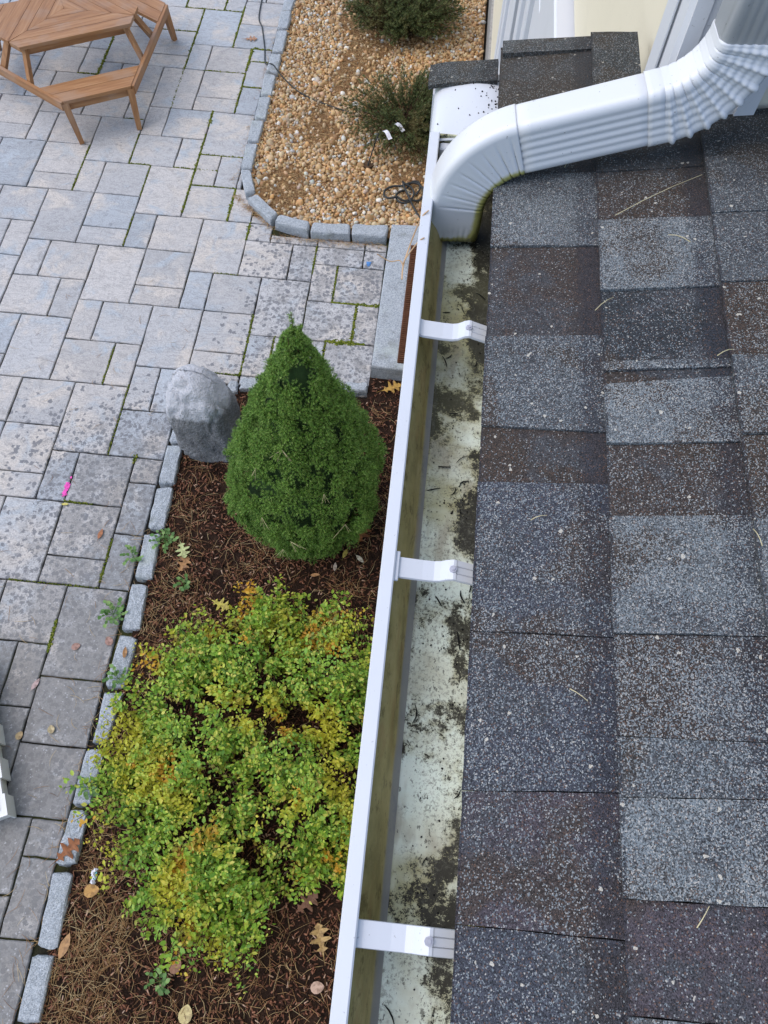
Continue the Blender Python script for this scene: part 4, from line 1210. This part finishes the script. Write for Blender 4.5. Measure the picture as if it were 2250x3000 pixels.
# wall facing the camera side
z = 3.06
while z < 6.0:
    b = MB(); b.add([(.435, 1.068, z), (3.2, 1.068, z), (3.2, 1.078, z + .112), (.435, 1.078, z + .112), (.435, 1.15, z), (3.2, 1.15, z), (3.2, 1.15, z + .112), (.435, 1.15, z + .112)],
                    [(0, 1, 2, 3), (0, 4, 5, 1), (3, 2, 6, 7), (0, 3, 7, 4), (1, 5, 6, 2), (4, 7, 6, 5)])
    b.build('siding_board', M['cream'], house); z += .11
cbd = MB(); cbd.box(.296, .435, 1.052, 1.10, 3.185, 6.1, .006); cb1 = cbd.build('corner_board', M['vinyl'], house)
cbd = MB(); cbd.box(.300, .345, 1.10, 1.19, 3.16, 6.1, .006); cbd.build('corner_board', M['vinyl'], house)
bd = MB(); bd.box(.302, .322, 1.048, 1.0525, 3.19, 6.1); bd.box(.408, .434, 1.047, 1.0525, 3.192, 6.1); bd.box(.2945, .2965, 1.112, 1.126, 3.175, 6.1)
bd.build('trim_bead', M['vinyl'], cb1)
b = MB(); b.box(.36, 3.3, 1.15, 7.5, .3, 6.05); b.build('wall_core', M['cream'], house)
# white door set with a sidelight
dr = MB(); dr.box(.27, .34, 1.62, 4.70, 2.50, 2.70, .006); door = dr.build('door', M['vinyl'], house)
dr = MB(); dr.box(.265, .34, 1.62, 4.70, .30, .42, .006); dr.build('sill', M['vinyl'], door)
for y0, y1, nm in ((1.62, 1.78, 'stile'), (2.46, 2.62, 'stile'), (3.06, 3.14, 'stile'), (3.42, 3.52, 'stile'), (3.76, 3.90, 'stile'), (4.40, 4.50, 'stile'), (4.60, 4.70, 'stile')):
    dr = MB(); dr.box(.275, .34, y0, y1, .42, 2.50, .005); dr.build(nm, M['vinyl'], door)
for y0, y1 in ((1.78, 2.46), (2.62, 3.06), (3.14, 3.42), (3.90, 4.40)):
    dr = MB(); dr.box(.300, .345, y0, y1, .42, 2.50); dr.build('panel', M['vinyl'], door)
    dr = MB(); dr.box(.290, .302, y0 + .07, y1 - .07, .55, 2.38, .004); dr.build('raised_panel', M['vinyl'], door)
for y0, y1 in ((3.52, 3.76), (4.50, 4.60)):
    dr = MB(); dr.box(.305, .315, y0, y1, .42, 2.50); dr.build('pane', M['glass'], door)
# roof deck, fascia, soffit, drip edge
b = MB()
V = [RP(.026, -3.2, -.002), RP(2.9, -3.2, -.002), RP(2.9, 1.062, -.002), RP(.026, 1.062, -.002)]
V += [(p[0], p[1], p[2] - .03) for p in V]
b.add(V, [(0, 1, 2, 3), (7, 6, 5, 4), (0, 4, 5, 1), (1, 5, 6, 2), (2, 6, 7, 3), (3, 7, 4, 0)])
roof = b.build('roof', M['asphalt'], house)
b = MB()
V = [RP(.03, 1.062, -.003), RP(.205, 1.062, -.003), RP(.205, 1.27, -.003), RP(.03, 1.27, -.003)]
V += [(p[0], p[1], p[2] - .022) for p in V]
b.add(V, [(0, 1, 2, 3), (7, 6, 5, 4), (0, 4, 5, 1), (1, 5, 6, 2), (2, 6, 7, 3), (3, 7, 4, 0)]); b.build('rake_deck', M['asphalt'], house)
b = MB(); b.box(.115, .137, -3.2, 1.24, 2.90, 3.112); b.build('fascia', M['vinyl'], house)
b = MB(); b.box(.137, .35, -3.2, 1.24, 2.905, 2.925); b.build('soffit', M['vinyl'], house)
b = MB(); b.box(-.02, .30, 1.225, 1.262, 2.90, 3.085); b.build('rake_board', M['vinyl'], house)
# shingles: (course, y_far, y_near, slant, thickness, colour, speckle)
LG, MG, BG, BR, DK, PU = (.090, .098, .104), (.064, .070, .077), (.048, .052, .066), (.046, .036, .032), (.028, .032, .037), (.062, .052, .061)
SH = [(0, 1.062, .965, 0, .0075, DK, .15), (0, .965, .822, -.006, .0105, LG, .55), (0, .822, .666, 0, .0062, BR, .10), (0, .666, .525, -.010, .0105, MG, .50), (0, .525, .452, 0, .0062, BR, .12), (0, .452, .273, .0, .0105, BG, .42),
      (0, .273, .120, .010, .0088, BG, .40), (0, .120, .004, .002, .0072, PU, .30), (0, .004, -.155, 0, .0056, BG, .30), (0, -.155, -.32, 0, .0105, MG, .4), (0, -.32, -.62, 0, .0062, BR, .2), (0, -.62, -1.0, 0, .0105, LG, .4), (0, -1.0, -3.1, 0, .007, BG, .4),
      (1, 1.062, 1.02, 0, .0062, DK, .1), (1, 1.02, .956, 0, .0085, DK, .15), (1, .956, .858, 0, .0062, BR, .22), (1, .858, .733, .003, .0105, LG, .75), (1, .733, .620, .004, .0062, DK, .20), (1, .620, .606, .005, .0100, MG, .6), (1, .606, .590, .012, .0062, DK, .1), (1, .590, .502, .004, .0105, LG, .9),
      (1, .502, .410, .006, .0062, BR, .28), (1, .410, .277, .005, .0108, LG, .75), (1, .277, .176, .004, .0078, BR, .65), (1, .176, .124, .010, .0090, MG, .6), (1, .124, .040, .006, .0112, LG, .95), (1, .040, -.046, .004, .0062, PU, .12), (1, -.046, -.2, 0, .0105, LG, .6), (1, -.2, -.42, 0, .0062, BR, .2), (1, -.42, -.8, 0, .0105, MG, .4), (1, -.8, -3.1, 0, .007, BG, .4),
      (2, 1.062, .963, 0, .0062, DK, .2), (2, .963, .854, 0, .0105, MG, .4), (2, .854, .735, 0, .0085, MG, .35), (2, .735, .619, 0, .0062, BR, .3), (2, .619, .511, .004, .0105, MG, .6), (2, .511, .404, 0, .0062, BR, .3), (2, .404, .25, 0, .0105, LG, .6), (2, .25, .1, 0, .0062, BG, .4), (2, .1, -.1, 0, .0105, LG, .6), (2, -.1, -.4, 0, .0062, BR, .3), (2, -.4, -3.1, 0, .0105, MG, .4)]
for c in range(3, 20):
    y = 1.062; k = 0
    while y > -3.0:
        w = .12 + .22 * ((c * 7 + k * 5) % 4) / 3
        if c > 6: w = 4.2
        SH.append((c, y, max(-3.1, y - w), 0, .0105 if k % 2 else .0062, [LG, BR, MG, DK, BG][(c * 3 + k) % 5], .4)); y -= w; k += 1
EXPO = .143
LASTS = {}
def shingle(course, y1, y0, slant, th, colr, spk, s0=None, expo=EXPO, yjag=True, droop=0.0):
    fs = LASTS.get(course, 0.0) if s0 is None else 0.0
    if s0 is None: LASTS[course] = slant
    s0 = course * EXPO if s0 is None else s0
    ns, ny = 6, max(3, min(14, int((y1 - y0) / .016)))
    top, bot = [], []
    V = []
    for j in range(ny + 1):
        for i in range(ns + 1):
            a = i / ns; bb = j / ny
            yn = y0 + slant * (a - .5) + .0015 * nz(a * 4 + course * 3.1, y0 * 31, 2.0); yf = y1 - .0009 + fs * (a - .5) + .0008 * nz(a * 5, y1 * 23, 4.0)
            y = yn + (yf - yn) * bb
            sj = s0 + .0012 * nz(y * 55, course * 2.7, 1.0) if i == 0 else s0 + a * (expo + .012)
            lift = .004 * (1 - a)
            h = th * (1 - .55 * a) + lift + .0006 * nz(sj * 40, y * 40, 6) - droop * max(0, 1 - a * 3) ** 2
            if j in (0, ny) or i == 0: h -= .0008
            V.append(RP(sj, y, h))
    base = len(V)
    for j in range(ny + 1):
        for i in range(ns + 1):
            p = V[j * (ns + 1) + i]; a = i / ns
            dz = th * .9 if th < .0065 else th * .75
            V.append((p[0] + dz * ST, p[1], p[2] - dz * CT))
    w = ns + 1; F = []
    for j in range(ny):
        for i in range(ns):
            k = j * w + i
            F.append((k, k + 1, k + w + 1, k + w)); F.append((base + k, base + k + w, base + k + w + 1, base + k + 1))
    for i in range(ns):
        F.append((i, base + i, base + i + 1, i + 1)); k = ny * w + i; F.append((k, k + 1, base + k + 1, base + k))
    for j in range(ny):
        k = j * w; F.append((k, k + w, base + k + w, base + k)); k += ns; F.append((k, base + k, base + k + w, k + w))
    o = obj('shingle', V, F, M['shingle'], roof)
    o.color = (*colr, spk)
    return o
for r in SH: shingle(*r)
# tail of the roof past the wall corner
LASTS.clear()
shingle(0, 1.28, 1.064, 0, .0075, BR, .2); shingle(1, 1.285, 1.064, 0, .0100, DK, .3, expo=.06)
shingle(0, 1.283, 1.248, 0, .0165, MG, .35, s0=.004); 
shingle(0, 1.262, 1.205, .0, .0090, DK, .35, s0=-.116, expo=.10, droop=.004)

# white flashing that closes the gutter at the roof's end
V, F = [], []
nx, ny = 10, 8
for j in range(ny + 1):
    for i in range(nx + 1):
        a, bb = i / nx, j / ny
        x = -.0165 + .118 * a; y = 1.082 + .150 * bb
        zz = 3.104 + .018 * a + .012 * math.sin(a * math.pi) * bb
        if i == 0: zz -= .006
        V.append((x, y, zz))
b0 = len(V)
for j in range(ny + 1):
    for i in range(nx + 1):
        p = V[j * (nx + 1) + i]; V.append((p[0], p[1], p[2] - .0015))
w = nx + 1
for j in range(ny):
    for i in range(nx):
        k = j * w + i; F += [(k, k + 1, k + w + 1, k + w), (b0 + k, b0 + k + w, b0 + k + w + 1, b0 + k + 1)]
for i in range(nx): F += [(i, b0 + i, b0 + i + 1, i + 1)]; k = ny * w + i; F += [(k, k + 1, b0 + k + 1, b0 + k)]
for j in range(ny): k = j * w; F += [(k, k + w, b0 + k + w, b0 + k)]; k += nx; F += [(k, b0 + k, b0 + k + w, k + w)]
fl = obj('end_flashing', V, F, M['white'], house, smooth=True)
b = MB(); b.box(.0, .10, 1.066, 1.0825, 3.085, 3.1035, .002); b.build('folded_lip', M['white'], fl)
b = MB(); b.box(-.0155, -.0135, 1.085, 1.235, 3.02, 3.098); b.build('side_return', M['white'], fl)
# grit washed off the shingles onto the flashing
gv, gf = ico(1)
gp = []
for _ in range(70):
    a = min(1, abs(rng.normal(.84, .12))); bb = rng.uniform(.35, .95)
    if a > .97: continue
    gp.append((-.0165 + .118 * a, 1.082 + .15 * bb, 3.1045 + .018 * a + .012 * math.sin(a * math.pi) * bb))
for _ in range(7):
    a = rng.uniform(.05, .8); bb = rng.uniform(.2, .95); gp.append((-.0165 + .118 * a, 1.082 + .15 * bb, 3.1045 + .018 * a + .012 * math.sin(a * math.pi) * bb))
V, F = instances(np.array(gp), rand_rot(len(gp)), rng.uniform(.0006, .0017, (len(gp), 3)), gv, gf)
tag(obj('grit', V, F, M['asphalt'], fl), kind='stuff')

# ------------------------------------------------------------------ gutter
gut = empty('gutter', (.05, 0, 3.02), 'white aluminium eave gutter stained inside with algae and grit', 'gutter')
Y0, Y1 = -3.0, 1.088
def extrude(prof_pts, y0, y1, n, closed=False):
    V, F = [], []; k = len(prof_pts)
    for j in range(n + 1):
        y = y0 + (y1 - y0) * j / n
        for (x, z) in prof_pts: V.append((x, y, z))
    for j in range(n):
        for i in range(k if closed else k - 1):
            i2 = (i + 1) % k
            F.append((j * k + i, j * k + i2, (j + 1) * k + i2, (j + 1) * k + i))
    if closed:
        F.append(tuple(range(k - 1, -1, -1))); F.append(tuple(n * k + i for i in range(k)))
    return V, F
lip = [(-.0165, 3.096), (-.0172, 3.100), (-.0170, 3.1135), (-.0158, 3.1152), (-.0028, 3.1160), (-.0012, 3.1148), (-.0014, 3.1055), (-.0026, 3.1055), (-.0030, 3.1125), (-.0150, 3.1120), (-.0152, 3.096)]
V, F = extrude(lip, Y0, Y1, 30, True); obj('lip', V, F, M['white'], gut)
inner = [(-.0130, 3.100), (-.008, 3.088), (.000, 3.078), (.008, 3.066), (.0135, 3.052), (.0165, 3.040), (.0205, 3.030), (.0275, 3.0245)]
V, F = extrude(inner, Y0, Y1, 60); obj('front_wall', V, [f[::-1] for f in F], M['gutter_algae'], gut, smooth=True)
outer = [(-.0150, 3.100), (-.0105, 3.086), (-.002, 3.075), (.006, 3.063), (.0115, 3.050), (.0145, 3.038), (.019, 3.026), (.0275, 3.0215), (.114, 3.0215), (.1145, 3.118)]
V, F = extrude(outer, Y0, Y1, 10); obj('outer_shell', V, F, M['white'], gut, smooth=False)
floor = [(.0275, 3.0245), (.029, 3.0262), (.034, 3.0240), (.06, 3.0232), (.095, 3.0238), (.110, 3.026), (.1125, 3.035), (.1128, 3.118)]
V, F = extrude(floor, Y0, Y1, 80); obj('floor', V, [f[::-1] for f in F], M['gutter_floor'], gut, smooth=True)
b = MB(); b.box(-.014, .113, 1.086, 1.0895, 3.022, 3.113); b.build('end_cap', M['gutter_floor'], gut)
# hanger straps with screw
for yc, wd in ((.700, .0285), (.351, .0255), (-.0135, .0235)):
    prof_s = [(-.0012, 3.1105), (.004, 3.1085), (.030, 3.1065), (.043, 3.1065), (.050, 3.1085), (.058, 3.1145), (.064, 3.1165), (.0670, 3.1160), (.0685, 3.1150), (.095, 3.1060), (.114, 3.1000)]
    V, F = [], []; npf = len(prof_s); cols = (-1, -.94, -.40, -.34, -.28, .28, .34, .40, .94, 1)
    for (x, z) in prof_s:
        for cw in cols:
            dz = 0
            if abs(cw) == 1: dz -= .0028
            if abs(abs(cw) - .34) < .01 and x > .0682: dz -= .0020
            V.append((x, yc + cw * wd / 2, z + dz))
    nb = len(V)
    for (x, z) in prof_s:
        for cw in cols: V.append((x, yc + cw * wd / 2 * .96, z - .0042))
    nc = len(cols)
    for i in range(npf - 1):
        for j in range(nc - 1):
            k = i * nc + j; F.append((k, k + nc, k + nc + 1, k + 1)); F.append((nb + k, nb + k + 1, nb + k + nc + 1, nb + k + nc))
        k = i * nc; F.append((k, nb + k, nb + k + nc, k + nc)); k += nc - 1; F.append((k, k + nc, nb + k + nc, nb + k))
    for j in range(nc - 1):
        F.append((j, j + 1, nb + j + 1, nb + j)); k = (npf - 1) * nc + j; F.append((k, nb + k, nb + k + 1, k + 1))
    sp = obj('hanger_strap', V, F, M['white'], gut)
    b = MB(); pts = [(.0635 + .0042 * math.cos(q * math.pi / 4), yc + .0042 * math.sin(q * math.pi / 4)) for q in range(8)]
    b.prism(pts, 3.1140, 3.1182); pts = [(.0635 + .0022 * math.cos(q * math.pi / 3), yc + .0022 * math.sin(q * math.pi / 3)) for q in range(6)]; b.prism(pts, 3.1182, 3.1200)
    b.build('screw', M['screw'], sp)
b = MB(); b.box(-.0022, .0035, .333, .369, 3.1085, 3.1120, .001); b.build('strap_hook', M['white'], gut)
# debris inside the gutter
dpt = [(rng.uniform(.034, .105), rng.uniform(-.2, .85)) for _ in range(26)]
V, F = needle_set(dpt, lambda x, y: 3.0245, .008, .022, .002, .03)
tag(obj('twig_bits', V, F, M['asphalt'], gut), kind='stuff')
gp = []
for _ in range(520):
    y = rng.uniform(-.25, .95); x = .078 + .016 * rng.normal() if rng.random() < .75 else rng.uniform(.035, .105)
    if not (.032 < x < .108): continue
    if fbm(x * 30, y * 9, 3.0, 2) < .04: continue
    gp.append((x, y, 3.0248))
V, F = instances(np.array(gp), rand_rot(len(gp)), rng.uniform(.0005, .0015, (len(gp), 3)), gv, gf)
tag(obj('grit', V, F, M['asphalt'], gut), kind='stuff')
# dirty drip edge under the first course
b = MB(); b.box(.098, .113, -3.1, 1.06, 3.119, 3.1265); b.build('drip_edge', M['gutter_algae'], house)

# ------------------------------------------------------------------ downspout over the roof
ds = empty('downspout', (.037, .995, 3.02), 'white ribbed downspout with crimped elbows running over the shingles into the gutter', 'downspout')
HX = Vector((1, .08, 0)).normalized(); PB = Vector((-HX.y, HX.x, 0)); V0 = Vector((.033, .964, 0))
EL = math.radians(18)
def secprofile(ha=.0400, hb=.0270, rc=.010, rib=True, nrib=5):
    pts = []
    def corner(ca, cb, a0):
        for q in range(5):
            t = a0 + q * math.pi / 8; pts.append((ca + rc * math.cos(t), cb + rc * math.sin(t)))
    def face_b(sign):
        n = 40; L = 2 * (ha - rc)
        for q in range(1, n):
            a = (-ha + rc + L * q / n) * (-sign) * -1
            a = (ha - rc - L * q / n) if sign > 0 else (-ha + rc + L * q / n)
            f = q / n; win = min(1, 6 * f, 6 * (1 - f))
            d = -.0013 * win * (.5 - .5 * math.cos(2 * math.pi * nrib * f)) if rib else 0
            pts.append((a, sign * (hb + d)))
    corner(ha - rc, hb - rc, 0); face_b(1); corner(-ha + rc, hb - rc, math.pi / 2); 
    corner(-ha + rc, -hb + rc, math.pi); face_b(-1); corner(ha - rc, -hb + rc, 1.5 * math.pi)
    return pts
def sweep(name, stations, secs, grimef, crease=None):
    """stations: (point, dirangle) in the vertical plane of the pipe; a-axis = in plane normal, b-axis = PB"""
    V, F, G = [], [], []
    k = len(secs[0])
    for si, ((p, ang), sec) in enumerate(zip(stations, secs)):
        nrm = HX * (-math.sin(ang)) + Vector((0, 0, 1)) * math.cos(ang)      # upper / left side of the run
        for (a, b_) in sec:
            v = p + nrm * a + PB * b_; V.append(tuple(v)); G.append(grimef(p, ang, a, b_) + (crease[si] * max(0, (.022 - a) / .062) * 1.25 if crease else 0))
    for i in range(len(stations) - 1):
        for j in range(k):
            j2 = (j + 1) % k; F.append((i * k + j, i * k + j2, (i + 1) * k + j2, (i + 1) * k + j))
    o = obj(name, V, F, M['downspout'], ds, smooth=True)
    at = o.data.attributes.new('grime', 'FLOAT', 'POINT'); at.data.foreach_set('value', np.array(G, dtype=np.float32))
    o.data.polygons.foreach_set('use_smooth', np.ones(len(o.data.polygons), dtype=bool))
    md = o.modifiers.new('wall', 'SOLIDIFY'); md.thickness = .0012; md.offset = -1
    return o
def PT(s_, z): return V0 + HX * s_ + Vector((0, 0, z))
# lower elbow
crs = [0.0] * 7
R1, ZA = .112, 3.095
st, sc = [], []
for z in np.linspace(3.040, ZA, 7):
    st.append((PT(0, z), math.pi / 2)); f = (z - 3.040) / (ZA - 3.040)
    sc.append(secprofile(.0378 + .002 * min(1, f * 2), .0255 + .0015 * min(1, f * 2), rib=True, nrib=7) if z < 3.060 else secprofile(rib=False))
NPL = 8; NS = NPL * 12
for q in range(1, NS + 1):
    t = q / NS; th = t * (math.pi / 2 - EL)
    ph = (t * NPL) % 1.0
    pleat = math.exp(-((ph - .5) / .075) ** 2)
    sec = []
    for (a, b_) in secprofile(rib=False):
        # inside of this bend is the lower right: negative a
        inner_ = max(0, (.030 - a) / .0675) 
        d = pleat * .0058 * min(1, inner_ ** 1.0)
        rr = math.hypot(a, b_); puff = .0010 * math.sin(ph * math.pi) * min(1, inner_)
        sec.append((a * (1 - d / .03) if abs(a) > .028 else a, b_ * (1 - (d * .9 - puff) / .0255)))
    st.append((PT(R1 * (1 - math.cos(th)), ZA + R1 * math.sin(th)), math.pi / 2 - th)); sc.append(sec); crs.append(pleat ** 2)
def gr1(p, ang, a, b_):
    low = max(0, (3.052 - p.z) / .012) * .9
    inn = max(0, (-a - .020) / .0160) * 1.05
    crease = 0
    return low + inn + (.35 * max(0, (3.085 - p.z) / .05) * (1 if a < 0 else .3))
sweep('lower_elbow', st, sc, gr1, crs)
th = math.pi / 2 - EL; S1, Z1 = R1 * (1 - math.cos(th)), ZA + R1 * math.sin(th)
LEN = .168
st, sc = [], []
for q in range(9):
    l = -.004 + (LEN + .012) * q / 8
    st.append((PT(S1 + l * math.cos(EL), Z1 + l * math.sin(EL)), EL)); sc.append(secprofile(.0391, .0262))
sweep('pipe', st, sc, lambda p, ang, a, b_: max(0, (-a - .033) / .006) * .55 * max(0, 1 - (p.x - .10) / .05))
# upper elbow
S2, Z2 = S1 + LEN * math.cos(EL), Z1 + LEN * math.sin(EL)
R2 = .106; st, sc = [], []
for l in np.linspace(-.002, .018, 4):
    st.append((PT(S2 + l * math.cos(EL), Z2 + l * math.sin(EL)), EL)); sc.append(secprofile(.0403, .0273))
S2 += .018 * math.cos(EL); Z2 += .018 * math.sin(EL)
NPL = 8; NS = NPL * 14
for q in range(1, NS + 1):
    t = q / NS; phi = EL + t * (math.pi / 2 - EL); ph = (t * NPL) % 1.0
    ridge = math.exp(-((ph - .5) / .13) ** 2)
    sec = []
    for (a, b_) in secprofile(.0403, .0273):
        outer_ = max(0, (.0403 - a) / .0806)
        grow = ridge * .0052 * outer_
        cr = -.0024 * math.exp(-((ph - .02) / .07) ** 2) - .0024 * math.exp(-((ph - .98) / .07) ** 2)
        sec.append((a - (ridge * .0018 * (1 if a < -.03 else 0)), b_ * (1 + (grow + cr * (1 - outer_)) / .0258)))
    st.append((PT(S2 + R2 * (math.sin(phi) - math.sin(EL)), Z2 + R2 * (math.cos(EL) - math.cos(phi))), phi)); sc.append(sec)
sweep('upper_elbow', st, sc, lambda p, ang, a, b_: 0.0)
S3, Z3 = S2 + R2 * (1 - math.sin(EL)), Z2 + R2 * math.cos(EL)
st, sc = [], []
for z in np.linspace(Z3 - .006, 6.0, 12):
    st.append((PT(S3, z), math.pi / 2)); sc.append(secprofile(.0391, .0262))
sweep('riser', st, sc, lambda p, ang, a, b_: 0.0)

# stray dry needles on the shingles and caught on the spruce
def needle_tubes(items, r=.0008):
    b = MB()
    for pts in items: b.tube(pts, r, 4, r * .7)
    return b
items = []
for (s_, y, a, L) in ((.165, .86, .5, .13), (.10, .965, 1.2, .05), (.135, .695, .7, .03), (.27, .615, .4, .02), (.10, .215, -.6, .02), (.30, .115, 1.4, .02), (.29, .37, 1.9, .02), (.255, .80, 2.6, .03), (.06, .40, .3, .018), (.20, .02, 1.0, .02)):
    items.append([RP(s_ + L * t * math.cos(a), y + L * t * math.sin(a), .0165 + .004 * math.sin(t * 3)) for t in (0, .33, .66, 1)])
tag(needle_tubes(items, .0006).build('pine_needles', M['dry']), 'few dry pine needles lying on the grey shingles', 'pine needles', kind='stuff')
items = []
for (z, a0, n_) in ((1.02, -1.75, 6), (.62, -1.95, 4), (.48, -1.60, 5), (.75, -1.1, 3), (.30, -1.75, 4), (.85, -2.2, 3), (.52, -.9, 3)):
    c = surf(a0, z, 1.10); 
    for k in range(n_):
        a = -1.57 + rng.normal(0, .5); L = rng.uniform(.05, .09); od = Vector((math.cos(a0), math.sin(a0), 0))
        tx = Vector((-math.sin(a0), math.cos(a0), 0)) * (math.cos(a) * L) + Vector((0, 0, math.sin(a) * L)) + od * .02
        items.append([c, c + tx * .5, c + tx])
tag(needle_tubes(items, .0010).build('pine_needles', M['dry']), 'loose tan pine needles caught on the spruce', 'pine needles', kind='stuff')

# dry twig hooked over the gutter lip
tw = MB()
tw.tube(smoothpath([(-.006, .91, 3.119), (-.0165, .898, 3.112), (-.030, .863, 3.085), (-.0345, .835, 3.08), (-.034, .812, 3.078)], 5), .0011, 5)
tw.tube(smoothpath([(-.008, .856, 3.118), (-.0165, .852, 3.112), (-.030, .846, 3.09), (-.036, .838, 3.08)], 5), .0009, 5)
tw.tube(smoothpath([(-.0345, .835, 3.08), (-.040, .842, 3.084), (-.055, .841, 3.082), (-.074, .845, 3.09)], 5), .0008, 5)
tag(tw.build('dry_twig', M['twig'], origin=(-.01, .88, 3.115)), 'thin pale forked twig hooked over the white gutter lip', 'twig')
